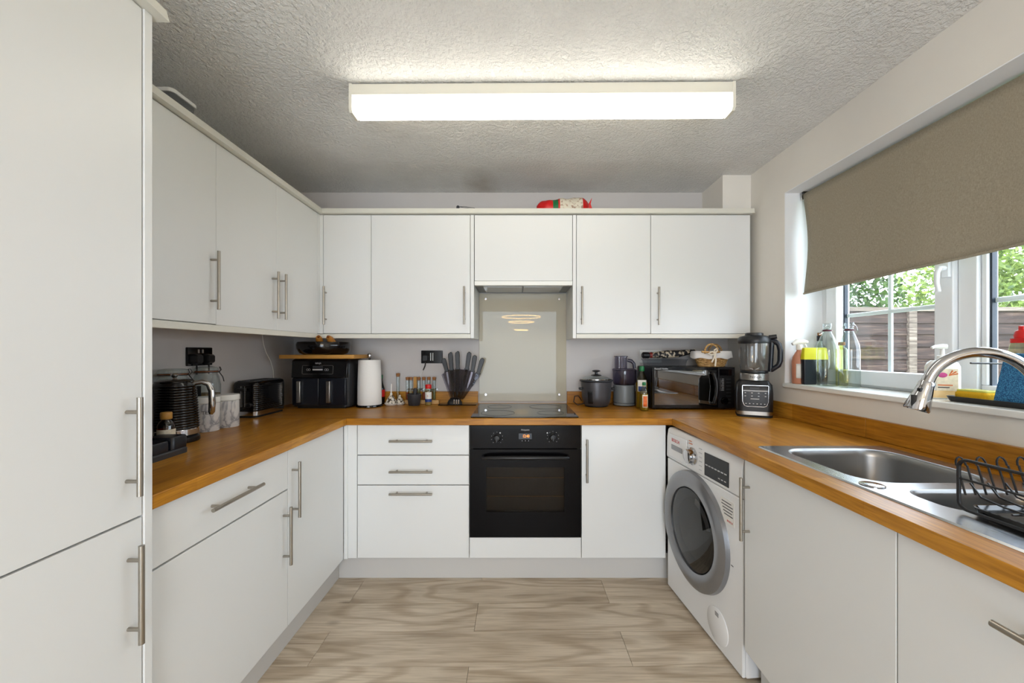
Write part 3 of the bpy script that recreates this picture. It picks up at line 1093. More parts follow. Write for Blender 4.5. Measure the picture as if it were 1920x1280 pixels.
MB().box(0.264, 0.334, -0.0052, -0.003, 0.780, 0.810).build('clock_display', 'navy_black', fa)
text('clock_digits', '12:40', 0.023, 'display_amber', fa, (0.303, -0.0056, 0.7955), sx=0.72)
text('lettering', 'Hotpoint', 0.012, 'light_print', fa, (0.299, -0.0045, 0.8295))
for k in range(3):
    MB().box(0.28 + 0.017 * k, 0.285 + 0.017 * k, -0.0048, -0.003, 0.770, 0.772).build('touch_mark', 'light_print', fa)
# oven door: a frame round a dark window, cavity with two shelves behind the glass
d = MB()
d.box(0.002, 0.597, -0.006, 0.020, 0.257, 0.391)
d.box(0.002, 0.597, -0.006, 0.020, 0.630, 0.7255)
d.box(0.002, 0.090, -0.006, 0.020, 0.391, 0.630)
d.box(0.509, 0.597, -0.006, 0.020, 0.391, 0.630)
do = d.build('oven_door', 'oven_black', t, smooth=False)
MB().box(0.090, 0.509, -0.0055, -0.001, 0.391, 0.630).build('door_glass', 'oven_glass', do, smooth=False)
MB().box(0.091, 0.508, 0.016, 0.0195, 0.392, 0.629).build('cavity', 'oven_cavity', do, smooth=False)
for z in (0.570, 0.470):
    s_ = MB().cyl((0.094, 0.009, z), (0.505, 0.009, z), 0.0016, n=6)
    s_.build('oven_shelf', 'brass_shelf', do)
hd = MB().tube([(0.075, -0.006, 0.684), (0.075, -0.030, 0.686), (0.11, -0.044, 0.690), (0.30, -0.048, 0.691), (0.49, -0.044, 0.690), (0.525, -0.030, 0.686), (0.525, -0.006, 0.684)], [0.008, 0.009, 0.010, 0.0105, 0.010, 0.009, 0.008], 12)
hd.build('handle', 'black_satin', do)

# hob
t = thing('ceramic_hob', 'black glass ceramic hob set into the worktop in front of the splashback', 'hob', (0.045, 2.07, WT))
MB().rrect(-0.29, 0.29, 0.0, 0.515, 0.006, [0.0005, 0.004, 0.0055], inset=[0, 0, 0.0015]).build('glass_top', 'black_glass', t)
for hx, hy, hr in ((-0.15, 0.13, 0.095), (0.15, 0.13, 0.075), (-0.15, 0.375, 0.075), (0.14, 0.375, 0.10)):
    ring = [(hx + hr * cos(2 * pi * k / 48), hy + hr * sin(2 * pi * k / 48), 0.0056) for k in range(48)]
    MB().tube(ring, 0.0009, 5, closed=True).build('cooking_zone_ring', 'charcoal', t)

# washing machine (stands slightly askew)
t = thing('washing_machine', 'white front-loading washing machine with grey porthole under the worktop corner', 'washing machine', (0.802, 2.052, 0), R(-85))
W_, H_ = 0.598, 0.848
MB().box(0.0, W_, 0.014, 0.56, 0.012, H_).build('body', 'appliance_white', t, bevel=0.006)
for fx in (0.05, W_ - 0.05):
    for fy in (0.06, 0.5):
        MB().cyl((fx, fy, 0.0), (fx, fy, 0.0125), 0.02).build('foot', 'black_matt', t)
fpn = MB().box(0.002, W_ - 0.002, 0.0, 0.0138, 0.015, 0.688).build('front_panel', 'appliance_white', t, bevel=0.004)
cp = MB().prism([(0.0, 0.692), (-0.004, 0.70), (-0.002, 0.80), (0.004, 0.838), (0.0138, 0.8475), (0.0138, 0.692)], 0.002, W_ - 0.002, 'x').build('control_panel', 'appliance_white', t, bevel=0.002)
dd = MB().box(0.03, 0.205, -0.0065, -0.0025, 0.705, 0.825).build('detergent_drawer', 'appliance_white', cp, bevel=0.003)
MB().rrect(0.06, 0.165, -0.0095, -0.0065, 0.0014, [0.748, 0.772]).build('grip', 'ring_grey', dd, bevel=0.001)
text('lettering', 'BOSCH', 0.024, 'red_print', cp, (0.10, -0.0072, 0.795))
dl = MB().lathe([(0.040, 0), (0.040, 0.006), (0.034, 0.010), (0.032, 0.030), (0.028, 0.033)], n=32).build('dial', 'chrome', cp, loc=(0.255, -0.0035, 0.762), rot=(R(90), 0, 0))
mk = MB()
for row in range(6):
    for cx_ in (0.205, 0.318):
        z = 0.715 + row * 0.019
        mk.box(cx_ - 0.011, cx_ + 0.011, -0.0046, -0.0030, z, z + 0.003)
mk.build('programme_marks', 'light_print', cp)
MB().box(0.222, 0.252, -0.0048, -0.0032, 0.814, 0.8175).build('programme_heading', 'orange_print', cp)
MB().box(0.222, 0.245, -0.0048, -0.0032, 0.826, 0.829).build('programme_heading', 'orange_print', cp)
dsp = MB().box(0.352, 0.520, -0.0055, -0.0025, 0.706, 0.806).build('display', 'black_glass', cp, bevel=0.001)
mk = MB()
for k in range(7):
    mk.box(0.360 + 0.022 * k, 0.376 + 0.022 * k, -0.0060, -0.0050, 0.752, 0.757)
for k in range(3):
    mk.box(0.452 + 0.02 * k, 0.464 + 0.02 * k, -0.0060, -0.0050, 0.722, 0.726)
mk.build('display_icons', 'light_print', dsp)
# porthole door
px_, pz_ = 0.262, 0.428
drm = MB().lathe([(0.262, 0.0), (0.258, 0.018), (0.236, 0.030), (0.200, 0.030), (0.186, 0.020), (0.184, 0.004), (0.184, 0.0)], n=72, cap0=False, cap1=False)
dr = drm.build('porthole_door', 'ring_grey', t, loc=(px_, 0.0, pz_), rot=(R(90), 0, 0))
MB().lathe([(0.184, 0.004), (0.180, 0.018), (0.150, 0.026), (0.08, 0.030), (0.0005, 0.031)], n=64, cap0=False).build('porthole_glass', 'porthole_glass', dr)
MB().lathe([(0.183, 0.0012), (0.183, 0.005), (0.16, 0.004), (0.14, 0.0012)], n=64).build('door_seal', 'charcoal', dr)
MB().lathe([(0.135, 0.0012), (0.12, 0.003), (0.06, 0.002), (0.001, 0.002)], n=48).build('drum', 'dark_drum', dr)
MB().prism([(cos(R(a)) * r_, sin(R(a)) * r_) for a, r_ in [(a, 0.155) for a in range(20, 81, 6)] + [(a, 0.125) for a in range(80, 19, -6)]], 0.006, 0.012, 'z').build('drum_paddle', 'chrome', dr)
# sticker, latch mark and filter flap
MB().box(0.462, 0.548, -0.0012, 0.0005, 0.560, 0.655).build('energy_sticker', 'label_white', fpn)
mk = MB()
for k, (a, b) in enumerate(((0.470, 0.53), (0.468, 0.54), (0.475, 0.54), (0.480, 0.535), (0.486, 0.540))):
    mk.box(a, b, -0.0018, -0.0010, 0.641 - 0.012 * k, 0.6445 - 0.012 * k)
mk.build('sticker_print', 'dark_print', fpn)
text('lettering', 'BOSCH', 0.011, 'red_print', fpn, (0.522, -0.0014, 0.572))
MB().box(0.528, 0.542, -0.0008, 0.0005, 0.405, 0.408).build('latch_mark', 'dark_print', fpn)
fl_ = MB().lathe([(0.072, 0.0), (0.072, 0.003), (0.068, 0.005), (0.001, 0.005)], n=40).build('filter_flap', 'appliance_white', fpn, loc=(0.44, 0.001, 0.105), rot=(R(90), 0, 0))
mk = MB()
for k in range(3):
    mk.box(-0.012, 0.012, 0.040 + 0.006 * k, 0.043 + 0.006 * k, 0.0045, 0.0056)
mk.build('grip_slot', 'dark_print', fl_)

# ================================================================== SINK
t = thing('kitchen_sink', 'stainless steel one-and-a-half bowl inset sink below the window', 'sink', (0, 0, WT))
SX0, SX1, SY0, SY1 = 0.897, 1.372, 0.44, 1.444
B1 = (0.945, 1.315, 1.035, 1.402, 0.085)
B2 = (0.972, 1.290, 0.842, 0.988, 0.055)
bm = bmesh.new()


def loop_v(pts, z):
    return [bm.verts.new((a, b, z)) for a, b in pts]


def ring_e(vs):
    return [bm.edges.new((vs[i], vs[(i + 1) % len(vs)])) for i in range(len(vs))]


def bridge(a, b):
    for i in range(len(a)):
        j = (i + 1) % len(a)
        bm.faces.new((a[i], a[j], b[j], b[i]))


o1 = loop_v(rr_pts(SX0 + 0.004, SX1 - 0.004, SY0 + 0.004, SY1 - 0.004, 0.010, 4), 0.0042)
edges = ring_e(o1)
holes = []
for (a0, a1, b0, b1, rr) in (B1, B2):
    v0 = loop_v(rr_pts(a0, a1, b0, b1, rr, 8), 0.0042)
    edges += ring_e(v0)
    holes.append((v0, a0, a1, b0, b1, rr))
bmesh.ops.triangle_fill(bm, use_beauty=True, use_dissolve=False, edges=edges)
o0 = loop_v(rr_pts(SX0, SX1, SY0, SY1, 0.012, 4), 0.0004)
bridge(o1, o0)
bo = bm.copy()
me = bpy.data.meshes.new('deck')
bmesh.ops.recalc_face_normals(bm, faces=bm.faces)
bm.to_mesh(me)
bm.free(); bo.free()
me.materials.append(MATS['sink_steel'])
deck = bpy.data.objects.new('deck', me)
COL.objects.link(deck)
deck.parent = t
if sum(p.normal.z * p.area for p in me.polygons) < 0:
    me.flip_normals()
for (a0, a1, b0, b1, rr), dep in ((B1, 0.155), (B2, 0.11)):
    prof = [(0.0, 0.0042), (0.004, 0.0030), (0.009, -0.004), (0.012, -0.02), (0.018, -dep + 0.035), (0.026, -dep + 0.012), (0.045, -dep)]
    rings = [[(x_, y_, z_) for x_, y_ in rr_pts(a0 + d_, a1 - d_, b0 + d_, b1 - d_, max(rr - d_ * 0.5, 0.01), 8)] for d_, z_ in prof]
    mb = MB().loops(rings, True, False, True)
    bw = mb.build('bowl', 'bowl_steel', t)
    cx_, cy_ = (a0 + a1) / 2, (b0 + b1) / 2
    MB().lathe([(0.040, -dep + 0.0005), (0.038, -dep + 0.003), (0.030, -dep + 0.002), (0.012, -dep + 0.004), (0.001, -dep + 0.004)], cx_, cy_, 28).build('drain', 'chrome', bw)
MB().lathe([(0.027, 0.0043), (0.027, 0.0062), (0.024, 0.0075), (0.001, 0.0078)], 0.925 + 0.012, 1.018, 32).build('waste_control_cap', 'chrome', t)
for k in range(6):
    xx = 1.0 + 0.055 * k
    MB().tube([(xx, 0.80, 0.0035), (xx, 0.50, 0.0035)], 0.004, 8).build('drainer_ridge', 'sink_steel', t)

# tap
BX, BY = 1.345, 0.993
t = thing('kitchen_tap', 'chrome gooseneck pull-out mixer tap over the sink', 'tap', (BX, BY, WT + 0.0045))
u = Vector((-0.921, 0.389, 0)).normalized()
MB().lathe([(0.028, 0.0), (0.028, 0.006), (0.023, 0.010), (0.022, 0.085), (0.018, 0.10)], n=28).build('base', 'chrome', t)
MB().tube([(0.0, -0.018, 0.055), (0.0, -0.05, 0.062), (0.0, -0.105, 0.082)], [0.012, 0.007, 0.006], 10).build('lever', 'chrome', t)
zc, rt = 0.2395, 0.110
pts = [Vector((0, 0, 0.09)), Vector((0, 0, 0.16))]
for k in range(29):
    a = R(166 * k / 28)
    pts.append(u * (rt - rt * cos(a)) + Vector((0, 0, zc + rt * sin(a))))
MB().tube(pts, 0.0138, 18).build('spout', 'chrome', t)
e = pts[-1]
td = (pts[-1] - pts[-2]).normalized()
hm = MB().tube([e - td * 0.002, e + td * 0.003, e + td * 0.012, e + td * 0.045, e + td * 0.078, e + td * 0.083], [0.0145, 0.0172, 0.0172, 0.0225, 0.0285, 0.0262], 24)
sp = hm.build('spray_head', 'chrome', t)
side = Vector((-0.95, -0.30, 0)).normalized()
c0 = e + td * 0.022 + side * 0.0185
MB().box(-0.004, 0.004, -0.005, 0.005, -0.005, 0.005).build('spray_button', 'black_satin', sp, bevel=0.001, loc=c0)
c1 = e + td * 0.056 + side * 0.0240
MB().rrect(-0.003, 0.003, -0.0065, 0.0065, 0.0025, [-0.018, 0.018]).build('spray_button', 'black_satin', sp, loc=c1, rot=(0, R(14), R(41)))

# dish rack on the drainer
t = thing('dish_rack', 'black wire dish rack on a drip tray over the sink drainer', 'dish rack', (0, 0, WT + 0.0085))
RX0, RX1, RY0, RY1 = 0.975, 1.318, 0.42, 0.852
MB().rrect(RX0 + 0.012, RX1 - 0.012, RY0 + 0.01, RY1 - 0.006, 0.02, [0.0, 0.012, 0.0125, 0.004], inset=[0.006, 0, 0.003, 0.009]).build('drip_tray', 'black_gloss', t)


def rloop(z, d=0.0, r=0.022):
    return [(x_, y_, z) for x_, y_ in rr_pts(RX0 + d, RX1 - d, RY0 + d, RY1 - d, r, 5)]


for side_x in (RX0, RX1):
    z0, z1 = 0.004, 0.112
    pr = [(RY0 + 0.016, z0)] + [(RY1 - 0.016, z0)] + arc(RY1 - 0.016, z0 + 0.016, 0.016, -90, 0, 5)[1:] + arc(RY1 - 0.018, z1 - 0.018, 0.018, 0, 90, 5) + arc(RY0 + 0.018, z1 - 0.018, 0.018, 90, 180, 5) + arc(RY0 + 0.016, z0 + 0.016, 0.016, 180, 270, 5)[:-1]
    MB().tube([(side_x, a_, b_) for a_, b_ in pr], 0.0036, 8, closed=True).build('side_frame', 'black_satin', t)
    MB().cyl((side_x, RY0, 0.070), (side_x, RY1, 0.070), 0.0024, n=8).build('side_rail', 'black_satin', t)
for k in range(9):
    xx = RX0 + 0.018 + k * 0.0385
    ym = RY1 - 0.006
    MB().tube([(xx, RY0 + 0.004, 0.070), (xx, RY0 + 0.012, 0.038), (xx, RY0 + 0.03, 0.030), (xx, ym - 0.06, 0.030), (xx, ym - 0.02, 0.036), (xx, ym, 0.060)], 0.002, 6).build('floor_wire', 'black_satin', t)
for k in range(7):
    xx = RX0 + 0.012 + k * 0.0455
    hw = 0.011
    path = [(xx - hw, RY1 - 0.012, 0.036)]
    path += [(xx - hw, RY1 + 0.004, 0.095)]
    path += [(xx + a_, RY1 + 0.006 + 0.004 * sin(R(180 * i_ / 6)), 0.095 + b_) for i_, (a_, b_) in enumerate([(hw * cos(R(180 - 30 * i_)), hw * 1.6 * sin(R(180 - 30 * i_))) for i_ in range(7)])]
    path += [(xx + hw, RY1 + 0.004, 0.095), (xx + hw, RY1 - 0.012, 0.036)]
    MB().tube(path, 0.002, 6).build('plate_loop', 'black_satin', t)
for yy in (RY0 + 0.1, RY0 + 0.22, RY0 + 0.34):
    MB().cyl((RX0, yy, 0.026), (RX1, yy, 0.026), 0.0022, n=6).build('cross_wire', 'black_satin', t)
for zf in ((RX0 + 0.02, RY0 + 0.03), (RX1 - 0.02, RY0 + 0.03), (RX0 + 0.02, RY1 - 0.03), (RX1 - 0.02, RY1 - 0.03)):
    MB().cyl((zf[0], zf[1], -0.0040), (zf[0], zf[1], 0.0025), 0.006, n=10).build('foot', 'black_matt', t)
MB().lathe([(0.034, 0.034), (0.036, 0.150), (0.033, 0.150), (0.031, 0.038), (0.001, 0.038)], 1.27, 0.80, 24, cap1=False).build('cutlery_cup', 'black_satin', t)

# ================================================================== BLIND
t = thing('roller_blind', 'taupe fabric roller blind pulled half down in the window recess', 'blind', (1.535, 0, 0))
bz = lambda yy, f: (2.084 - 0.003 * (2.066 - yy)) * (1 - f) + (1.553 + 0.020 * (2.066 - yy)) * f
BY0, BY1 = 0.335, 2.068


def blind_pt(uu, vv):
    yy = BY0 + (BY1 - BY0) * uu
    edge = max(0.0, (uu - 0.86) / 0.14)
    yy -= 0.022 * edge * sin(pi * vv) ** 1.2
    wav = 0.004 * sin(uu * 26) * vv + 0.006 * edge * sin(pi * vv)
    return (wav, yy, bz(BY1, 0) * (1 - vv) + bz(yy, 1) * vv)


MB().sheet(blind_pt, 60, 16).build('fabric', 'blind_cloth', t, solid=0.0008, recalc=False)
MB().cyl((0.019, BY0, 2.079), (0.019, BY1, 2.079), 0.018, n=20).build('roller_tube', 'blind_cloth', t)
bb = [(0.0 + 0.004 * sin(26 * k / 30), BY0 + (BY1 - BY0) * k / 30, bz(BY0 + (BY1 - BY0) * k / 30, 1) + 0.004) for k in range(31)]
MB().tube(bb, 0.005, 8).build('bottom_bar', 'blind_cloth', t)
for yy in (BY1 + 0.004, BY0 - 0.010):
    b_ = MB().box(-0.006, 0.040, yy, yy + 0.004, 2.060, 2.1025)
    b_.box(-0.006, 0.040, min(yy, yy - 0.012), yy + 0.004, 2.0995, 2.1025)
    b_.build('bracket', 'chrome', t, bevel=0.001)

# ================================================================== SOCKETS AND CABLES
def plate(name, label, loc, rz, m, w_=0.148, h_=0.088):
    t = thing(name, label, 'socket', loc, rz)
    MB().rrect(-w_ / 2, w_ / 2, -h_ / 2, h_ / 2, 0.004, [0, 0.006, 0.009], inset=[0, 0, 0.002]).build('plate', m, t, rot=(R(90), 0, 0))
    return t


def plug(parent, x, z, cable):
    p_ = MB().rrect(-0.025, 0.025, -0.025, 0.022, 0.012, [0.0085, 0.03, 0.038], inset=[0, 0.002, 0.008]).build('plug', 'black_satin', parent, loc=(x, 0, z), rot=(R(90), 0, 0))
    MB().tube(cable, 0.0035, 8).build('flex', 'black_matt', p_)
    return p_


t = plate('wall_socket', 'black double wall socket with two plugs above the clip-top jars', (XL + 0.0005, 1.862, 1.224), LEFT, 'black_gloss')
for s in (-0.036, 0.036):
    plug(t, s, -0.010, [(0, -0.026, 0.02), (0, -0.05, 0.021), (0.003, -0.075, 0.018)])
for s in (-0.012, 0.012):
    MB().box(s - 0.004, s + 0.004, -0.0125, -0.0085, 0.016, 0.034).build('switch', 'steel', t, bevel=0.001)
t = plate('wall_socket', 'black double wall socket with steel switches behind the knives', (-0.579, YB - 0.0005, 1.210), 0, 'black_gloss')
for s in (-0.0075, 0.0075):
    MB().box(s - 0.003, s + 0.003, -0.0125, -0.0085, -0.026, 0.028).build('switch', 'steel', t, bevel=0.001)
p_ = MB().rrect(-0.02, 0.02, -0.022, 0.022, 0.01, [0.0085, 0.022, 0.026], inset=[0, 0.001, 0.005]).build('plug', 'black_satin', t, loc=(-0.043, 0, -0.008), rot=(R(90), 0, 0))
MB().tube([(0.004, -0.02, 0.016), (-0.002, -0.055, 0.02), (-0.014, -0.082, 0.018)], 0.004, 8).build('flex', 'black_matt', p_)
MB().tube([(-0.014, -0.082, 0.018), (-0.028, -0.11, 0.016), (-0.030, -0.135, 0.014)], 0.0022, 6).build('flex', 'label_white', p_)
t = plate('cooker_switch', 'white cooker switch plate with a red rocker above the microwave', (0.923, YB - 0.0005, 1.214), 0, 'gloss_white', 0.152, 0.09)
MB().box(-0.058, -0.036, -0.0135, -0.0085, -0.014, 0.026).build('rocker', 'red_plastic', t, bevel=0.002)
MB().box(0.022, 0.032, -0.0115, -0.0085, 0.012, 0.026).build('neon', 'red_plastic', t, bevel=0.001)
tag(MB().tube([(XL + 0.005, 2.32, 1.352), (XL + 0.004, 2.335, 1.29), (XL + 0.004, 2.36, 1.24), (XL + 0.005, 2.40, 1.19), (XL + 0.005, 2.425, 1.13), (XL + 0.005, 2.43, 1.06), (XL + 0.006, 2.44, WT + 0.004)], 0.0028, 8).build('power_cable', 'label_white'), 'thin white power cable running down the wall behind the toaster', 'cable')

# ================================================================== THINGS ON THE WORKTOP BY THE LARDER
# capsule coffee machine
t = thing('coffee_machine', 'black coffee machine with a drip tray beside the tall larder', 'coffee machine', (-1.16, 1.30, WT), LEFT + 0.06)
# local: x along the wall, front (-y) towards the room
MB().rrect(-0.09, 0.082, 0.0, 0.33, 0.02, [0.0005, 0.016, 0.020], inset=[0, 0, 0.004]).build('base_plate', 'charcoal', t)
dtr = MB().rrect(0.012, 0.082, 0.006, 0.10, 0.014, [0.0205, 0.058, 0.062], inset=[0, 0, 0.003]).build('drip_tray', 'navy_black', t)
MB().rrect(-0.085, 0.005, 0.006, 0.10, 0.014, [0.0205, 0.052, 0.056], inset=[0, 0, 0.003]).build('capsule_drawer', 'navy_black', t)
bd = MB().rrect(-0.085, 0.078, 0.104, 0.325, 0.03, [0.0205, 0.20, 0.235, 0.245], inset=[0, 0, 0.006, 0.02])
bd.build('body', 'black_satin', t)
MB().rrect(-0.075, -0.02, 0.045, 0.11, 0.012, [0.17, 0.225, 0.23], inset=[0.003, 0, 0.004]).build('brew_head', 'black_gloss', t)
# little bottle with a gold cap
t = thing('syrup_bottle', 'small clear bottle with gold cap and cream label behind the drip tray', 'bottle', (-1.281, 1.415, WT + 0.0005))
MB().lathe([(0.001, 0.0), (0.024, 0.0), (0.026, 0.004), (0.026, 0.085), (0.021, 0.098), (0.014, 0.106), (0.014, 0.112)], n=28).build('glass', 'amber_glass', t)
MB().lathe([(0.0265, 0.022), (0.0265, 0.072)], n=28, cap0=False, cap1=False).build('label', 'label_cream', t)
MB().lathe([(0.016, 0.108), (0.0175, 0.110), (0.0175, 0.130), (0.016, 0.133), (0.001, 0.133)], n=24).build('cap', 'board_wood', t)
# kettle
t = thing('electric_kettle', 'black ribbed jug kettle with chrome band and handle beside the coffee machine', 'kettle', (-1.348, 1.525, WT + 0.0005))
prof = [(0.001, 0.026), (0.072, 0.026), (0.075, 0.030)]
n_r = 17
for k in range(n_r):
    z = 0.052 + k * 0.0102
    rr = 0.0775 - 0.0125 * (k / n_r) ** 1.4
    prof += [(rr - 0.0012, z), (rr + 0.0012, z + 0.0035), (rr + 0.0012, z + 0.0065), (rr - 0.0012, z + 0.0098)]
prof += [(0.064, 0.229), (0.060, 0.234)]
MB().lathe(prof, n=40).build('body', 'black_gloss', t)
MB().lathe([(0.0755, 0.0275), (0.0785, 0.030), (0.0785, 0.051), (0.0765, 0.0535)], n=40, cap0=False, cap1=False).build('chrome_band', 'chrome', t)
MB().lathe([(0.001, 0.0), (0.078, 0.0), (0.080, 0.004), (0.079, 0.018), (0.070, 0.0255), (0.001, 0.0255)], n=40).build('power_base', 'black_satin', t)
ld = MB().lathe([(0.0605, 0.2335), (0.061, 0.238), (0.050, 0.244), (0.001, 0.246)], n=36).build('lid', 'black_gloss', t)
MB().lathe([(0.010, 0.2455), (0.006, 0.252), (0.011, 0.258), (0.012, 0.264), (0.008, 0.270), (0.001, 0.271)], n=20).build('lid_knob', 'chrome', ld)
hdir = Vector((0.86, 0.50, 0)).normalized()
hp = [hdir * a_ + Vector((0, 0, b_)) for a_, b_ in ((0.055, 0.226), (0.085, 0.232), (0.106, 0.222), (0.116, 0.195), (0.118, 0.15), (0.116, 0.108), (0.114, 0.098))]
MB().tube(hp, [0.010, 0.010, 0.011, 0.0115, 0.012, 0.0115, 0.006], 14).build('handle', 'chrome', t)
MB().tube([hdir * -0.058 + Vector((0, 0, 0.19)), hdir * -0.080 + Vector((0, 0, 0.222))], [0.016, 0.012], 12).build('spout', 'black_gloss', t)


# clip-top jars
def clip_jar(loc, rad, h, fill, label, rz, board):
    t = thing('clip_top_jar', label, 'jar', loc, rz, 'clip-top storage jars')
    k = rad / 0.066
    MB().lathe([(0.001, 0.001), (0.060 * k, 0.001), (0.065 * k, 0.006), (0.066 * k, h * 0.70), (0.058 * k, h * 0.83), (0.050 * k, h * 0.88), (0.052 * k, h * 0.92)], n=36, cap1=False).build('glass', 'clear_glass', t)
    MB().lathe([(0.001, 0.004), (0.058 * k, 0.004), (0.062 * k, 0.010), (0.063 * k, h * 0.55), (0.001, h * 0.56)], n=30).build('contents', fill, t)
    l_ = MB().lathe([(0.053 * k, h * 0.925), (0.056 * k, h * 0.93), (0.056 * k, h * 0.965), (0.050 * k, h * 0.985), (0.030 * k, h), (0.001, h)], n=36).build('lid', 'clear_glass', t)
    MB().lathe([(0.0505 * k, h * 0.905), (0.0555 * k, h * 0.91), (0.0555 * k, h * 0.924), (0.0505 * k, h * 0.926)], n=36).build('seal', 'amber', t)
    ring = [(0.057 * k * cos(2 * pi * q / 28), 0.057 * k * sin(2 * pi * q / 28), h * 0.90) for q in range(28)]
    wv = MB().tube(ring, 0.0015, 6, closed=True)
    wv.tube([(0.056 * k, 0.012, h * 0.90), (0.066 * k, 0.012, h * 0.94), (0.060 * k, 0.010, h * 0.99), (0.060 * k, -0.010, h * 0.99), (0.066 * k, -0.012, h * 0.94), (0.056 * k, -0.012, h * 0.90)], 0.0015, 6)
    wv.tube([(0.058 * k, 0, h * 0.90), (0.074 * k, 0, h * 0.82), (0.080 * k, 0, h * 0.74)], 0.002, 6)
    wv.build('wire_clip', 'black_satin', t)
    if board:
        a0, a1 = R(-128), R(-72)
        vs = []
        b_ = MB()
        b_.sheet(lambda uu, vv: ((0.0672 * k) * cos(a0 + (a1 - a0) * uu - rz), (0.0672 * k) * sin(a0 + (a1 - a0) * uu - rz), h * (0.40 + 0.29 * vv)), 10, 4)
        b_.build('chalkboard_label', 'black_matt', t, solid=0.001, recalc=False)
    return t


clip_jar((-1.466, 1.652, WT + 0.0005), 0.062, 0.282, 'pasta', 'large clip-top glass jar standing between kettle and wall', R(20), False)
clip_jar((-1.472, 1.838, WT + 0.0005), 0.055, 0.284, 'beans', 'clip-top glass jar with black oval label behind the marble canisters', R(30), True)


def canister(loc, label, word):
    t = thing('canister', label, 'canister', loc)
    MB().lathe([(0.001, 0), (0.045, 0), (0.047, 0.003), (0.047, 0.122), (0.045, 0.124), (0.001, 0.124)], n=40).build('body', 'marble', t)
    MB().lathe([(0.001, 0.1245), (0.0455, 0.1245), (0.0485, 0.127), (0.0485, 0.148), (0.0465, 0.152), (0.001, 0.152)], n=40).build('lid', 'gloss_white', t)
    ring = [(0.0482 * cos(2 * pi * q / 32), 0.0482 * sin(2 * pi * q / 32), 0.131) for q in range(32)]
    MB().tube(ring, 0.0012, 5, closed=True).build('lid_rib', 'gloss_white', t)
    if word:
        text('lettering', word, 0.022, 'dark_print', t, (0.030, -0.0372, 0.085), rot=(R(90), 0, R(38)))
    return t


canister((-1.388, 1.735, WT + 0.0005), 'white marble-effect canister with white lid beside the kettle handle', 'TEA')
canister((-1.368, 1.832, WT + 0.0005), 'white marble-effect canister with white lid beside the toaster', None)

# toaster
t = thing('toaster', 'black ribbed two-slot toaster with chrome base band in the corner', 'toaster', (-1.45, 2.19, WT))
X0, X1, Y0, Y1 = -0.068, 0.068, -0.135, 0.135
zs, ins = [0.034], [0.001]
for k in range(13):
    z = 0.036 + k * 0.0108
    zs += [z, z + 0.003, z + 0.007, z + 0.0104]
    ins += [0.0012, 0.0, 0.0, 0.0012]
zs += [0.182, 0.190, 0.194]
ins += [0.002, 0.006, 0.014]
MB().rrect(X0, X1, Y0, Y1, 0.03, zs, 6, ins).build('body', 'black_gloss', t)
MB().rrect(X0 + 0.001, X1 - 0.001, Y0 + 0.001, Y1 - 0.001, 0.03, [0.012, 0.0345], 6).build('chrome_band', 'chrome', t)
MB().rrect(X0 + 0.006, X1 - 0.006, Y0 + 0.006, Y1 - 0.006, 0.028, [0.0005, 0.0125], 6).build('base', 'black_matt', t)
MB().rrect(X0 + 0.015, X1 - 0.015, Y0 + 0.016, Y1 - 0.016, 0.02, [0.1942, 0.1965], 6).build('top_plate', 'grey_metal_paint', t)
for s in (-0.022, 0.022):
    MB().box(s - 0.011, s + 0.011, -0.10, 0.10, 0.1966, 0.198).build('bread_slot', 'black_matt', t)
for s in (-0.011, 0.009):
    MB().box(s - 0.0012, s + 0.0012, Y0 - 0.0035, Y0 + 0.001, 0.06, 0.17).build('lever_track', 'chrome', t)
MB().rrect(-0.022, 0.022, Y0 - 0.022, Y0 - 0.0035, 0.006, [0.145, 0.160]).build('lever', 'black_satin', t, bevel=0.001)
MB().lathe([(0.014, 0), (0.014, 0.012), (0.011, 0.015), (0.001, 0.015)], n=20).build('browning_dial', 'black_satin', t, loc=(0.035, Y0 + 0.001, 0.07), rot=(R(90), 0, 0))

# air fryer with board, pan and bananas
t = thing('air_fryer', 'black twin-drawer air fryer with two silver handles in the corner', 'air fryer', (-1.218, 2.385, WT))
MB().rrect(-0.187, 0.187, 0.012, 0.252, 0.045, [0.0125, 0.20, 0.27, 0.300, 0.311], 6, [0.004, 0, 0, 0.004, 0.014]).build('body', 'black_satin', t)
MB().box(-0.15, 0.15, 0.035, 0.24, 0.0005, 0.013).build('foot_plate', 'black_matt', t)
for s in (-1, 1):
    x0, x1 = sorted((s * 0.0015, s * 0.165))
    dw = MB().box(x0, x1, 0.0, 0.03, 0.022, 0.188).build('drawer', 'navy_black', t, bevel=0.004)
    hx = -0.118 if s < 0 else 0.064
    MB().box(hx - 0.012, hx + 0.012, -0.020, -0.0005, 0.040, 0.172).build('handle', 'steel', dw, bevel=0.003)
up = MB().prism([(0.002, 0.192), (0.012, 0.298), (0.03, 0.306), (0.03, 0.192)], -0.172, 0.172, 'x').build('fascia', 'black_gloss', t, bevel=0.003)
fr_pts = rr_pts(-0.105, 0.085, 0.215, 0.268, 0.006, 3)
MB().tube([(a_, -0.0006 + (b_ - 0.192) * 0.0943 + 0.002, b_) for a_, b_ in fr_pts], 0.0014, 6, closed=True).build('panel_outline', 'chrome', up)
MB().box(-0.040, 0.022, 0.0015, 0.0055, 0.238, 0.247).build('nameplate', 'light_print', up, bevel=0.001)
MB().box(-0.040, 0.022, 0.0040, 0.0075, 0.252, 0.265).build('display', 'charcoal', up, smooth=False)
for cx_ in (-0.066, 0.046):
    mk = MB()
    for dx in (-0.006, 0.006):
        mk.tube([(cx_ + dx + 0.006 * cos(2 * pi * q / 14), 0.0040, 0.242 + 0.006 * sin(2 * pi * q / 14)) for q in range(14)], 0.0007, 5, closed=True)
    mk.build('dial_icon', 'light_print', up)
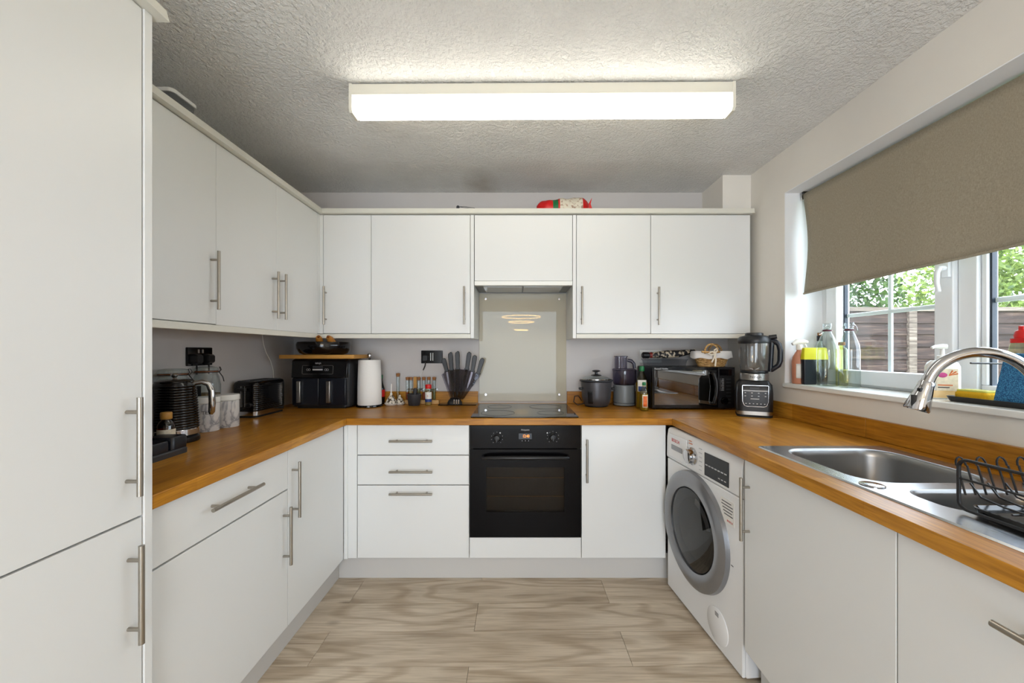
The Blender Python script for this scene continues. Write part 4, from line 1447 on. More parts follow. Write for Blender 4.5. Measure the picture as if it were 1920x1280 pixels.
text('lettering', 'NINJA', 0.014, 'light_print', up, (-0.008, 0.0090, 0.281), rot=(R(90 - 5.4), 0, 0))

tag(MB().rrect(-0.226, 0.226, -0.14, 0.14, 0.012, [0.0, 0.003, 0.020, 0.023], inset=[0.002, 0, 0, 0.002]).build('chopping_board', 'board_wood', loc=(-1.194, 2.445, WT + 0.3115)), 'wooden chopping board lying on top of the air fryer', 'chopping board')
PZ = WT + 0.335
t = thing('roasting_pan', 'round black roasting pan on the chopping board above the air fryer', 'pan', (-1.195, 2.405, PZ))
MB().lathe([(0.001, 0.0), (0.110, 0.0), (0.135, 0.010), (0.150, 0.035), (0.153, 0.060), (0.149, 0.076), (0.145, 0.078), (0.144, 0.070), (0.146, 0.045), (0.128, 0.016), (0.001, 0.008)], n=48).build('vessel', 'black_gloss', t)
for k, (bx, by, rz) in enumerate(((-1.172, 2.300, 0.25), (-1.108, 2.318, -0.15))):
    t = thing('banana', ['brown-tipped banana end sticking up over the pan rim, in the corner', 'brown-tipped banana end sticking up over the pan rim, nearer the paper towel'][k], 'banana', (bx, by, PZ + 0.014), rz)
    bp_ = [(0, 0.075, 0.008), (0, 0.045, 0.030), (0.002, 0.010, 0.058), (0.003, -0.020, 0.080), (0.004, -0.036, 0.090)]
    MB().tube([(a_, b_ , c_) for a_, b_, c_ in bp_], [0.012, 0.017, 0.020, 0.019, 0.013], 10).build('fruit', 'banana', t)
    MB().tube([(0.004, -0.036, 0.090), (0.006, -0.044, 0.096)], [0.007, 0.006], 8).build('stem', 'amber', t)

# paper towel
t = thing('paper_towel', 'white paper towel roll on a black upright holder beside the air fryer', 'paper towel', (-0.950, 2.505, WT + 0.0005))
MB().lathe([(0.001, 0), (0.080, 0), (0.082, 0.003), (0.081, 0.010), (0.001, 0.012)], n=40).build('holder_base', 'black_gloss', t)
MB().lathe([(0.012, 0.013), (0.073, 0.013), (0.0745, 0.018), (0.0735, 0.15), (0.0685, 0.296), (0.066, 0.300), (0.022, 0.300), (0.021, 0.290)], n=48).build('roll', 'paper_white', t)
MB().cyl((0, 0, 0.012), (0, 0, 0.318), 0.006).build('spindle', 'black_satin', t)
MB().lathe([(0.001, 0.312), (0.010, 0.312), (0.013, 0.320), (0.014, 0.330), (0.011, 0.340), (0.001, 0.344)], n=24).build('knob', 'chrome', t)
# sauce bottle behind the roll
t = thing('sauce_bottle', 'dark sauce bottle with red label half hidden behind the paper towel', 'bottle', (-0.915, 2.608, WT + 0.0005))
MB().lathe([(0.001, 0), (0.026, 0), (0.028, 0.004), (0.028, 0.10), (0.018, 0.135), (0.013, 0.16), (0.013, 0.178)], n=28).build('glass', 'black_gloss', t)
MB().lathe([(0.0285, 0.05), (0.0285, 0.098)], n=28, cap0=False, cap1=False).build('label', 'red_plastic', t)
MB().lathe([(0.0145, 0.172), (0.0145, 0.196), (0.001, 0.197)], n=20).build('cap', 'green_cap', t)

# painted pots
def painted_pot(loc, s_, label, stem):
    t = thing('painted_pot', label, 'ornament', loc)
    MB().lathe([(0.001, 0), (0.030 * s_, 0), (0.040 * s_, 0.008 * s_), (0.043 * s_, 0.014 * s_), (0.040 * s_, 0.015 * s_), (0.001, 0.012 * s_)], n=32).build('saucer', 'label_white', t)
    ld = MB().lathe([(0.037 * s_, 0.0155 * s_), (0.036 * s_, 0.022 * s_), (0.026 * s_, 0.040 * s_), (0.014 * s_, 0.060 * s_), (0.008 * s_, 0.068 * s_), (0.001, 0.069 * s_)], n=32).build('lid', 'zebra_glaze', t)
    MB().ball((0, 0, 0.074 * s_), 0.0085 * s_, n=14, m=8).build('knob', 'label_white', ld)
    if stem:
        MB().ball((0.017, -0.022, 0.040), 0.009, n=14, m=8).build('knob', 'label_white', ld)
        MB().cyl((0, 0, 0.082), (0.001, 0, 0.140), 0.0045, 0.004, n=12).build('stem', 'label_white', ld)
    return t


painted_pot((-0.825, 2.55, WT + 0.0005), 1.0, 'little brown-and-white painted pot with a tall white stem', True)
painted_pot((-0.775, 2.575, WT + 0.0005), 0.80, 'little brown-and-white painted pot beside the granite mortar', False)

# test-tube spice rack
t = thing('spice_rack', 'light wooden rack holding cork-stoppered glass spice tubes', 'rack', (-0.64, 2.622, WT + 0.0005))
MB().box(-0.115, 0.118, -0.019, 0.018, 0, 0.026).build('base_block', 'light_wood', t, bevel=0.003)
MB().box(-0.060, -0.036, 0.006, 0.018, 0.0265, 0.182).build('post', 'board_wood', t, bevel=0.002)
MB().box(-0.105, 0.105, 0.012, 0.0155, 0.092, 0.102).build('rail', 'chrome', t)
fills = ['spice_red', 'spice_pale', 'spice_green', 'spice_red', 'spice_pale', 'spice_green']
tube_labels = ['corked tube of rust-red spice at the rack end by the painted pots', 'corked tube of pale spice between the end tube and the wooden post',
               'corked tube of green herbs standing just past the wooden post', 'corked tube of rust-red spice between green and pale tubes',
               'corked tube of pale spice behind the red-lidded jar', 'corked tube of green herbs at the rack end by the knife block']
tx = [-0.098, -0.074, -0.020, 0.014, 0.048, 0.084]
for k in range(6):
    q = thing('spice_tube', tube_labels[k], 'spice tube', (-0.64 + tx[k], 2.619, WT + 0.027), 0, 'spice tubes in the rack')
    MB().lathe([(0.001, 0.0), (0.007, 0.001), (0.0105, 0.006), (0.011, 0.015), (0.011, 0.140)], n=18, cap1=False).build('glass', 'clear_glass', q)
    MB().lathe([(0.001, 0.002), (0.008, 0.005), (0.0095, 0.012), (0.0095, 0.05 + 0.012 * (k % 3)), (0.001, 0.05 + 0.012 * (k % 3))], n=14).build('spice', fills[k], q)
    MB().lathe([(0.0095, 0.132), (0.0118, 0.141), (0.0122, 0.154), (0.001, 0.155)], n=16).build('cork', 'cork', q)
q = thing('spice_tube', 'tall cork-stoppered glass tube standing alone behind the painted pots', 'spice tube', (-0.803, 2.624, WT + 0.0005))
MB().lathe([(0.001, 0.0), (0.010, 0.001), (0.0115, 0.006), (0.0115, 0.190)], n=18, cap1=False).build('glass', 'clear_glass', q)
MB().lathe([(0.001, 0.002), (0.0100, 0.004), (0.0100, 0.03), (0.001, 0.031)], n=14).build('spice', 'spice_red', q)
MB().lathe([(0.010, 0.182), (0.0125, 0.191), (0.013, 0.206), (0.001, 0.207)], n=16).build('cork', 'cork', q)

t = thing('mortar', 'dark granite mortar in front of the spice rack', 'mortar', (-0.672, 2.545, WT + 0.0005))
MB().lathe([(0.001, 0), (0.034, 0), (0.037, 0.004), (0.045, 0.060), (0.047, 0.074), (0.044, 0.076), (0.040, 0.070), (0.030, 0.022), (0.001, 0.014)], n=36).build('bowl', 'granite', t)
t = thing('pestle', 'dark granite pestle standing in the mortar', 'pestle', (-0.672, 2.545, WT + 0.0165))
MB().tube([(0, 0, 0.002), (0.001, 0.002, 0.02), (0.003, 0.006, 0.055), (0.004, 0.008, 0.085), (0.004, 0.009, 0.097)], [0.014, 0.0165, 0.012, 0.013, 0.008], 14).build('shaft', 'granite', t)
t = thing('sprinkle_jar', 'small jar with red lid and blue-and-white label before the spice rack', 'jar', (-0.582, 2.56, WT + 0.0005))
MB().lathe([(0.001, 0), (0.0195, 0), (0.021, 0.003), (0.021, 0.098), (0.018, 0.106), (0.018, 0.110)], n=26).build('jar_body', 'bottle_plastic', t)
MB().lathe([(0.0214, 0.040), (0.0214, 0.086)], n=26, cap0=False, cap1=False).build('label', 'label_white', t)
MB().lathe([(0.0216, 0.022), (0.0216, 0.0415)], n=26, cap0=False, cap1=False).build('label', 'label_blue', t)
MB().lathe([(0.001, 0.002), (0.019, 0.003), (0.019, 0.021), (0.001, 0.0215)], n=20).build('contents', 'spice_pale', t)
MB().lathe([(0.0195, 0.109), (0.0205, 0.111), (0.0205, 0.132), (0.018, 0.136), (0.001, 0.136)], n=26).build('lid', 'red_plastic', t)
text('lettering', 'a', 0.02, 'orange_print', t, (0, -0.0218, 0.064))

# knife block and knives (pixel pairs in the frame -> plane y = KY)
KY = 2.565


def kp(px, py, yy=KY):
    return Vector(((px - CX) * yy / F, yy, H - (py - CY) * yy / F))


t = thing('knife_block', 'clear fan-shaped acrylic knife block on a dark foot', 'knife block', (0, KY, 0))
MB().rrect(-0.458, -0.358, -0.032, 0.036, 0.028, [WT + 0.0075, WT + 0.020, WT + 0.040, WT + 0.048], inset=[0, 0.003, 0.016, 0.026]).build('foot', 'black_satin', t)
base_c = kp(853, 752)
outl = [kp(846, 748), kp(829, 702), kp(836, 696), kp(848, 693.5), kp(862, 692), kp(876, 693), kp(888, 697), kp(900, 704), kp(885, 725), kp(869, 748)]
for yy in (-0.022, 0.022):
    MB().prism([(q_.x, q_.z) for q_ in outl], yy - 0.0018, yy + 0.0018, 'y').build('acrylic_plate', 'acrylic', t, smooth=False)
for (a, b) in (((851, 748), (842, 696)), ((856, 748), (853, 694)), ((862, 748), (868, 694)), ((866, 748), (881, 697))):
    p0, p1 = kp(*a), kp(*b)
    MB().tube([(p0.x, 0, p0.z), (p1.x, 0, p1.z)], 0.0034, 8).build('divider', 'clear_plastic', t)
for k in range(3):
    x_ = kp(853 + 4.2 * k, 752).x
    MB().box(x_ - 0.0035, x_ + 0.0035, -0.0365, -0.0325, WT + 0.012, WT + 0.040).build('chrome_tab', 'chrome', t, bevel=0.001)
knives = [((831, 671), (838, 697), (842, 723), 0.010, 'paring knife leaning furthest towards the spice tubes in the block'),
          ((844, 659.5), (846.5, 695), (850.5, 743), 0.016, 'black-handled carving knife beside the socket side of the block'),
          ((857.5, 657.5), (858, 693), (857.5, 743), 0.024, 'broad chef knife standing upright in the middle of the block'),
          ((880.5, 659), (875, 693), (865, 741), 0.015, 'black-handled bread knife next to the upright chef knife'),
          ((891, 665), (885.5, 697), (876, 729), 0.011, 'slim utility knife between bread knife and holed blade'),
          ((905.5, 670.5), (896, 701), (884, 726), 0.019, 'short broad knife with holed blade beside the splashback')]
for i, (a, b, c, bw, lb) in enumerate(knives):
    A, B, C_ = kp(*a), kp(*b), kp(*c)
    q = thing('kitchen_knife', lb if lb.startswith('black') else 'black-handled ' + lb, 'knife', (0, KY, 0), 0, 'knives in the block')
    d_ = (A - B).normalized()
    nrm = Vector((d_.z, 0, -d_.x))
    L = (A - B).length
    sgn = -1 if i < 3 else 1
    hpoly = []
    for f_, w_ in ((0.0, 0.013), (0.05, 0.0125), (0.12, 0.0095), (0.4, 0.0105), (0.75, 0.0115), (0.93, 0.0105)):
        hpoly.append(B + d_ * L * f_ + nrm * w_ * 1.3)
    hpoly.append(B + d_ * L * 1.0 + nrm * -0.004 * sgn)
    for f_, w_ in ((0.90, 0.0105), (0.75, 0.0115), (0.4, 0.0095), (0.12, 0.0085), (0.05, 0.0115), (0.0, 0.013)):
        hpoly.append(B + d_ * L * f_ - nrm * w_ * 1.3)
    MB().prism([(v_.x, v_.z) for v_ in hpoly], -0.009, 0.009, 'y').build('handle', 'black_satin', q, bevel=0.003)
    e_ = (B - C_).normalized()
    n2 = Vector((e_.z, 0, -e_.x))
    bl = [B + n2 * bw * 0.55, C_ + e_ * (B - C_).length * 0.35 + n2 * bw * 0.55, C_, C_ + e_ * (B - C_).length * 0.22 - n2 * bw * 0.5, B - n2 * bw * 0.6]
    MB().prism([(v_.x, v_.z) for v_ in bl], -0.001, 0.001, 'y').build('blade', 'black_gloss' if i in (1, 2, 3, 5) else 'steel', q, smooth=False)
    if i == 5:
        for f_ in (0.3, 0.45, 0.6):
            pc = C_ + e_ * (B - C_).length * f_
            MB().cyl((pc.x, -0.0016, pc.z), (pc.x, 0.0016, pc.z), 0.004, n=12).build('blade_hole', 'light_print', q)
tag(MB().rrect(-0.515, -0.262, 2.53, 2.638, 0.01, [WT + 0.0006, WT + 0.005, WT + 0.007], inset=[0.001, 0, 0.002]).build('slate_mat', 'black_gloss'), 'thin glossy black mat lying under the knife block', 'mat')

# ================================================================== THINGS BETWEEN HOB AND WINDOW
# rice cooker
t = thing('rice_cooker', 'grey rice cooker with glass lid and black knob beside the hob', 'rice cooker', (0.520, 2.515, WT + 0.0005))
MB().lathe([(0.001, 0.010), (0.078, 0.010), (0.084, 0.016), (0.092, 0.06), (0.098, 0.145), (0.099, 0.158), (0.094, 0.160), (0.001, 0.158)], n=48).build('body', 'grey_metal_paint', t)
MB().lathe([(0.001, 0), (0.070, 0), (0.074, 0.004), (0.074, 0.0105), (0.001, 0.0105)], n=36).build('foot_ring', 'black_matt', t)
MB().lathe([(0.0975, 0.1605), (0.107, 0.163), (0.108, 0.168), (0.104, 0.172), (0.098, 0.1725)], n=48).build('rim', 'charcoal', t)
ld = MB().lathe([(0.094, 0.1732), (0.092, 0.177), (0.070, 0.190), (0.035, 0.198), (0.001, 0.200)], n=40, cap0=False).build('lid', 'clear_glass', t)
MB().lathe([(0.0935, 0.1730), (0.097, 0.1735), (0.097, 0.178), (0.092, 0.178)], n=40).build('lid_rim', 'chrome', ld)
MB().lathe([(0.001, 0.1995), (0.036, 0.197), (0.030, 0.203), (0.010, 0.206), (0.009, 0.220), (0.026, 0.225), (0.027, 0.229), (0.015, 0.234), (0.001, 0.235)], n=28).build('knob', 'black_satin', ld)
for s in (-1, 1):
    MB().box(min(s * 0.092, s * 0.116), max(s * 0.092, s * 0.116), -0.034, 0.002, 0.108, 0.122).build('side_handle', 'black_satin', t, bevel=0.005)
cpm = MB().sheet(lambda uu, vv: (0.0945 * cos(R(-136 + 22 * uu)) * (0.93 + 0.06 * vv), 0.0945 * sin(R(-136 + 22 * uu)) * (0.93 + 0.06 * vv), 0.024 + 0.078 * vv), 8, 6).build('control_plate', 'black_satin', t, solid=0.004, recalc=False)
MB().tube([(-0.076, -0.02, 0.022), (-0.125, -0.03, 0.010), (-0.150, -0.02, 0.030), (-0.140, 0.0, 0.064), (-0.110, 0.03, 0.062), (-0.088, 0.04, 0.03)], 0.0032, 8).build('flex', 'black_matt', t)

# food processor
t = thing('food_processor', 'grey food processor with smoky clear bowl and feed chute', 'food processor', (0.712, 2.552, WT + 0.0005))
MB().lathe([(0.001, 0.004), (0.070, 0.004), (0.071, 0.010), (0.066, 0.018), (0.001, 0.018)], n=36).build('foot', 'grey_plastic', t)
MB().lathe([(0.001, 0.0185), (0.066, 0.0185), (0.070, 0.022), (0.069, 0.13), (0.064, 0.136), (0.001, 0.136)], n=40).build('motor_base', 'grey_plastic', t)
MB().lathe([(0.001, 0.1365), (0.066, 0.1365), (0.072, 0.150), (0.074, 0.228)], n=40, cap1=False).build('bowl', 'smoky_plastic', t)
MB().lathe([(0.0755, 0.2285), (0.0765, 0.236), (0.070, 0.242), (0.001, 0.243)], n=40).build('lid', 'smoky_plastic', t)
MB().rrect(-0.060, 0.015, -0.035, 0.030, 0.022, [0.2435, 0.318], 5).build('feed_chute', 'smoky_plastic', t)
for k in range(6):
    MB().box(-0.054 + 0.011 * k, -0.0525 + 0.011 * k, -0.0375, -0.0352, 0.25, 0.312).build('chute_rib', 'clear_violet_dark', t)
MB().rrect(-0.064, 0.019, -0.038, 0.034, 0.022, [0.3185, 0.324], 5).build('pusher', 'clear_violet_dark', t)
MB().cyl((0, 0, 0.137), (0, 0, 0.225), 0.012, 0.009).build('spindle', 'clear_violet_dark', t)
MB().tube([(0.022, 0, 0.296), (0.046, -0.004, 0.292), (0.062, -0.006, 0.274), (0.066, -0.006, 0.244)], [0.011, 0.012, 0.011, 0.010], 12).build('handle', 'clear_violet_dark', t)
MB().box(0.0745, 0.084, -0.014, 0.014, 0.15, 0.232).build('latch', 'clear_violet_dark', t, bevel=0.003)


# oil bottles
def oil_bottle(loc, rad, h, fill, label, rz=0):
    t = thing('oil_bottle', label, 'bottle', loc, rz)
    k = rad
    MB().lathe([(0.001, 0), (k * 0.92, 0), (k, 0.006), (k, h * 0.60), (k * 0.92, h * 0.68), (k * 0.50, h * 0.82), (k * 0.36, h * 0.87), (k * 0.36, h * 0.91)], n=30).build('bottle_shell', 'bottle_plastic', t)
    MB().lathe([(0.001, 0.002), (k * 0.90, 0.003), (k * 0.95, 0.008), (k * 0.95, h * fill), (0.001, h * fill + 0.0005)], n=26).build('oil', 'oil', t)
    MB().lathe([(k * 0.42, h * 0.885), (k * 0.44, h * 0.89), (k * 0.44, h * 0.97), (k * 0.36, h), (0.001, h)], n=22).build('cap', 'green_cap', t)
    return t


t = oil_bottle((0.787, 2.425, WT + 0.0005), 0.036, 0.262, 0.62, 'tall olive oil bottle with green cap and blue label beside the microwave')
MB().sheet(lambda uu, vv: (0.0366 * cos(R(-150 + 90 * uu)), 0.0366 * sin(R(-150 + 90 * uu)), 0.105 + 0.072 * vv), 12, 3).build('label', 'label_white', t, solid=0.0006, recalc=False)
MB().sheet(lambda uu, vv: (0.0372 * cos(R(-140 + 75 * uu)), 0.0372 * sin(R(-140 + 75 * uu)), 0.108 + 0.030 * vv), 12, 3).build('label_band', 'label_blue', t, solid=0.0006, recalc=False)
t = oil_bottle((0.768, 2.325, WT + 0.0005), 0.0245, 0.170, 0.60, 'small green-capped oil bottle with orange label before the tall oil bottle')
MB().sheet(lambda uu, vv: (0.0250 * cos(R(-130 + 80 * uu)), 0.0250 * sin(R(-130 + 80 * uu)), 0.020 + 0.076 * vv), 12, 3).build('label', 'label_cream', t, solid=0.0006, recalc=False)
MB().sheet(lambda uu, vv: (0.0256 * cos(R(-118 + 56 * uu)), 0.0256 * sin(R(-118 + 56 * uu)), 0.026 + 0.062 * vv), 12, 3).build('label_panel', 'orange_label', t, solid=0.0006, recalc=False)

# microwave
t = thing('microwave', 'black microwave oven with mirrored door in the corner by the blender', 'microwave', (0.827, 2.352, WT))
MW, MZ0, MZ1 = 0.503, 0.010, 0.259
MB().box(0, MW, 0.024, 0.285, MZ0, MZ1).build('cabinet', 'black_satin', t, bevel=0.005)
for fx in (0.04, MW - 0.04):
    for fy in (0.06, 0.25):
        MB().cyl((fx, fy, 0.0003), (fx, fy, 0.0105), 0.012, n=14).build('foot', 'black_matt', t)
dr = MB()
dr.box(0.0, 0.400, 0.0, 0.0235, MZ0, 0.030); dr.box(0.0, 0.400, 0.0, 0.0235, 0.240, MZ1)
dr.box(0.0, 0.014, 0.0, 0.0235, 0.030, 0.240); dr.box(0.392, 0.400, 0.0, 0.0235, 0.030, 0.240)
dr = dr.build('door', 'black_gloss', t, smooth=False)
MB().box(0.014, 0.392, 0.0005, 0.006, 0.030, 0.240).build('door_glass', 'mirror_glass', dr, smooth=False)
MB().box(0.014, 0.392, 0.0065, 0.012, 0.030, 0.240).build('door_screen', 'black_glass', dr, smooth=False)
hp = [(0.360, -0.002, 0.225), (0.364, -0.022, 0.220), (0.376, -0.030, 0.18), (0.380, -0.030, 0.135), (0.376, -0.030, 0.09), (0.366, -0.022, 0.045), (0.362, -0.002, 0.040)]
MB().tube(hp, [0.008, 0.010, 0.011, 0.0115, 0.011, 0.010, 0.008], 12).build('handle', 'black_satin', dr)
cpn = MB().box(0.402, MW, 0.0, 0.0235, MZ0, MZ1).build('control_panel', 'black_satin', t, bevel=0.002)
MB().rrect(0.410, 0.496, -0.0015, 0.001, 0.001, [0.208, 0.246]).build('display', 'black_glass', cpn, smooth=False)
MB().lathe([(0.021, 0), (0.021, 0.012), (0.018, 0.016), (0.001, 0.016)], n=28).build('knob', 'black_gloss', cpn, loc=(0.437, 0.0, 0.055), rot=(R(90), 0, 0))
mk = MB()
for k in range(9):
    mk.box(0.412, 0.415, -0.0006, 0.0005, 0.118 + 0.0085 * k, 0.1205 + 0.0085 * k)
    mk.box(0.419 + 0.002 * (k % 3), 0.436, -0.0006, 0.0005, 0.118 + 0.0085 * k, 0.1205 + 0.0085 * k)
mk.build('menu_print', 'light_print', cpn)
for k in range(8):
    MB().box(0.450, 0.478, -0.0015, 0.001, 0.040 + 0.0205 * k, 0.045 + 0.0205 * k).build('button', 'charcoal', cpn)
text('lettering', 'Russell Hobbs', 0.0145, 'light_print', dr, (0.055, -0.0006, 0.2495))

# clear tub and patterned roll on the microwave
t = thing('plastic_tub', 'shallow clear plastic tub on the microwave under the patterned roll', 'tub', (0.97, 2.535, WT + 0.2595))
MB().rrect(-0.13, 0.13, -0.06, 0.06, 0.02, [0.0, 0.036, 0.040], 5, [0.008, 0.0, -0.004]).build('tub_body', 'clear_plastic', t)
MB().rrect(-0.137, 0.137, -0.067, 0.067, 0.022, [0.0405, 0.046], 5, [0, 0.003]).build('tub_lid', 'clear_plastic', t)
t = thing('patterned_roll', 'black and cream patterned roll with dark round end on the clear tub', 'roll', (0.99, 2.535, WT + 0.306))
rp = [(-0.118, 0, 0.024), (-0.06, 0, 0.026), (0.0, 0, 0.030), (0.07, 0, 0.034), (0.14, 0, 0.044), (0.185, 0, 0.056)]
MB().tube(rp, [0.016, 0.022, 0.026, 0.024, 0.017, 0.005], 14).build('cover', 'leaf_print', t)
MB().tube([(-0.168, -0.004, 0.024), (-0.16, -0.004, 0.024), (-0.125, -0.002, 0.024), (-0.1185, 0, 0.024)], [0.012, 0.021, 0.021, 0.014], 16).build('end_cap', 'black_satin', t)
MB().tube([(-0.1175, 0, 0.024), (-0.102, 0, 0.025)], [0.0185, 0.0205], 16).build('band', 'copper_red', t)

# basket
t = thing('wicker_basket', 'oval wicker basket with white cloth lining and bow on the microwave', 'basket', (1.235, 2.45, WT + 0.2595))


def oval(rx, ry, z, n=48, wob=0.0, ph=0):
    return [(rx * cos(2 * pi * k / n) * (1 + wob * sin(12 * 2 * pi * k / n + ph)), ry * sin(2 * pi * k / n) * (1 + wob * sin(12 * 2 * pi * k / n + ph)), z) for k in range(n)]


bk = MB()
for k in range(11):
    f_ = k / 10
    bk.tube(oval(0.076 + 0.034 * f_, 0.060 + 0.024 * f_, 0.005 + 0.0082 * k, 72, 0.018, pi * (k % 2)), 0.0052, 6, closed=True)
bk.build('woven_wall', 'wicker', t)
MB().lathe([(0.001, 0.0012), (0.074, 0.0012), (0.074, 0.006), (0.001, 0.006)], 0, 0, 40, 1, 0.79).build('woven_floor', 'wicker', t)
ln = MB()
rings = []
for f_, (rx, ry, z) in enumerate(((0.122, 0.096, 0.052), (0.125, 0.098, 0.060), (0.123, 0.096, 0.088), (0.119, 0.092, 0.098), (0.108, 0.082, 0.097), (0.098, 0.074, 0.07), (0.07, 0.05, 0.03))):
    rings.append([(x_ * (1 + 0.02 * sin(9 * 2 * pi * k / 64 + f_)), y_ * (1 + 0.02 * sin(9 * 2 * pi * k / 64 + f_)), z + 0.004 * sin(7 * 2 * pi * k / 64) * (f_ == 0)) for k, (x_, y_, _) in enumerate(oval(rx, ry, z, 64))])
ln.loops(rings, True, False, True)
ln.build('cloth_lining', 'cloth_white', t)
for hx, hy, rz in ((-0.045, -0.075, 0.15), (0.06, 0.068, 0.1)):
    hpz = [(hx + 0.044 * cos(R(a)) * cos(rz), hy + 0.044 * cos(R(a)) * sin(rz) - 0.018 * (hy < 0), 0.094 + 0.046 * sin(R(a))) for a in range(-15, 196, 14)]
    MB().tube(hpz, 0.0055, 8).build('handle', 'wicker', t)
MB().tube([(-0.108, -0.10, 0.094), (-0.05, -0.105, 0.088), (0.0, -0.104, 0.093)], 0.006, 8).build('handle', 'wicker', t)
bx_, by_ = -0.032, -0.112
rb = MB()
for pth in ([(0, 0, 0.085), (-0.022, -0.006, 0.094), (-0.050, -0.008, 0.080), (-0.026, -0.006, 0.074), (0, 0, 0.080)],
            [(0, 0, 0.085), (0.010, -0.006, 0.100), (0.004, -0.006, 0.112), (-0.008, -0.006, 0.104), (0, 0, 0.082)],
            [(0, 0, 0.082), (-0.010, -0.004, 0.055), (-0.024, -0.006, 0.030)],
            [(0, 0, 0.082), (0.001, -0.006, 0.045), (-0.004, -0.008, 0.006)]):
    rb.tube([(bx_ + a_, by_ + b_, c_) for a_, b_, c_ in pth], 0.0048, 6)
rb.build('bow', 'ribbon', t)

# blender / soup maker
t = thing('blender', 'black soup-making blender with glass jug and steel collar by the window', 'blender', (1.318 - 0.034, 2.15 - 0.073, WT), R(-25))
MB().rrect(-0.084, 0.084, 0.002, 0.160, 0.03, [0.0005, 0.012], 5).build('foot', 'black_matt', t)
MB().rrect(-0.082, 0.082, 0.003, 0.159, 0.03, [0.0122, 0.032], 5).build('steel_band', 'steel', t)
bs = MB().rrect(-0.086, 0.086, 0.0, 0.162, 0.03, [0.0322, 0.13, 0.175, 0.196], 5, [0, 0, 0.004, 0.020]).build('motor_base', 'black_satin', t)
op = [(-0.076, 0.168), (-0.073, 0.172), (0.073, 0.172), (0.076, 0.168), (0.074, 0.085), (0.064, 0.064), (0.050, 0.059), (-0.050, 0.059), (-0.064, 0.064), (-0.074, 0.085)]
op = [(a_ * 0.80, b_) for a_, b_ in op]
MB().tube([(a_, -0.0012, b_) for a_, b_ in op], 0.0016, 6, closed=True).build('panel_outline', 'chrome', bs)
MB().box(-0.056, 0.056, -0.0022, 0.0005, 0.141, 0.146).build('panel_stripe', 'light_print', bs)
MB().box(-0.026, 0.018, -0.0020, 0.0005, 0.150, 0.162).build('display', 'charcoal', bs)
mk = MB()
for k in range(4):
    mk.box(-0.050 + 0.031 * k, -0.043 + 0.031 * k, -0.0020, 0.0005, 0.130, 0.134)
    mk.box(-0.050 + 0.031 * k, -0.043 + 0.031 * k, -0.0020, 0.0005, 0.113, 0.117)
for k in range(6):
    mk.box(-0.046 + 0.0172 * k, -0.040 + 0.0172 * k, -0.0020, 0.0005, 0.072, 0.076)
mk.box(-0.022, 0.018, -0.0020, 0.0005, 0.098, 0.102)
mk.build('button_marks', 'light_print', bs)
jx, jy = 0.004, 0.082
MB().lathe([(0.001, 0.1965), (0.066, 0.1965), (0.070, 0.199), (0.070, 0.232), (0.066, 0.236), (0.001, 0.236)], jx, jy, 40).build('steel_collar', 'steel', t)
text('lettering', 'NINJA', 0.017, 'dark_print', t, (jx, jy - 0.0708, 0.216), sx=1.2)
jg = MB().lathe([(0.060, 0.2365), (0.066, 0.245), (0.074, 0.30), (0.077, 0.42)], jx, jy, 40, cap1=False).build('jug', 'jug_glass', t)
MB().lathe([(0.060, 0.2365), (0.068, 0.240), (0.067, 0.250), (0.060, 0.250)], jx, jy, 36).build('jug_base', 'black_satin', jg)
MB().lathe([(0.014, 0.237), (0.012, 0.252), (0.004, 0.258)], jx, jy, 16).build('blade_hub', 'chrome', jg)
for a in (0, 90, 180, 270):
    MB().tube([(jx + 0.006 * cos(R(a)), jy + 0.006 * sin(R(a)), 0.256), (jx + 0.026 * cos(R(a)), jy + 0.026 * sin(R(a)), 0.264)], [0.004, 0.001], 6).build('blade', 'steel', jg)
hv = Vector((0.979, -0.206, 0))
J = Vector((jx, jy, 0))
ld = MB().lathe([(0.0785, 0.400), (0.080, 0.405), (0.080, 0.424), (0.070, 0.438), (0.045, 0.444), (0.044, 0.456), (0.036, 0.459), (0.001, 0.459)], jx, jy, 40, cap0=False).build('lid', 'black_satin', t)
MB().tube([J + hv * 0.07 + Vector((0, 0, 0.430)), J + hv * 0.105 + Vector((0, 0, 0.436))], [0.014, 0.012], 10).build('lid_latch', 'black_satin', ld)
pr = [(0.076, 0.250), (0.083, 0.256), (0.112, 0.280), (0.120, 0.305), (0.121, 0.36), (0.114, 0.392), (0.098, 0.408), (0.076, 0.412)]
MB().tube([J + hv * a_ + Vector((0, 0, b_)) for a_, b_ in pr], [0.010, 0.012, 0.013, 0.0135, 0.0135, 0.013, 0.014, 0.012], 12).build('handle', 'navy_black', jg)
MB().tube([J + hv * 0.0755 + Vector((0, 0, 0.245)), J + hv * 0.0825 + Vector((0, 0, 0.41))], [0.011, 0.012], 10).build('handle_spine', 'navy_black', jg)

# ================================================================== WINDOW SILL
SZ = WZ0 + 0.0005
t = thing('spray_bottle', 'pink spray bottle with cream trigger at the end of the window sill', 'spray bottle', (1.497, 2.045, SZ))
MB().lathe([(0.001, 0), (0.031, 0), (0.034, 0.005), (0.034, 0.115), (0.030, 0.140), (0.020, 0.160), (0.013, 0.172), (0.013, 0.180)], n=32).build('bottle', 'pink_liquid', t)
MB().sheet(lambda uu, vv: (0.0345 * cos(R(-150 + 90 * uu)), 0.0345 * sin(R(-150 + 90 * uu)), 0.030 + 0.075 * vv), 12, 3).build('label', 'label_white', t, solid=0.0006, recalc=False)
hd_ = MB().lathe([(0.015, 0.178), (0.015, 0.200), (0.012, 0.206)], n=20)
hd_.tube([(0.040, -0.005, 0.218), (0.020, -0.002, 0.222), (-0.012, 0.002, 0.220), (-0.034, 0.004, 0.208)], [0.008, 0.013, 0.014, 0.008], 12)
hd_.build('spray_head', 'pump_cream', t)
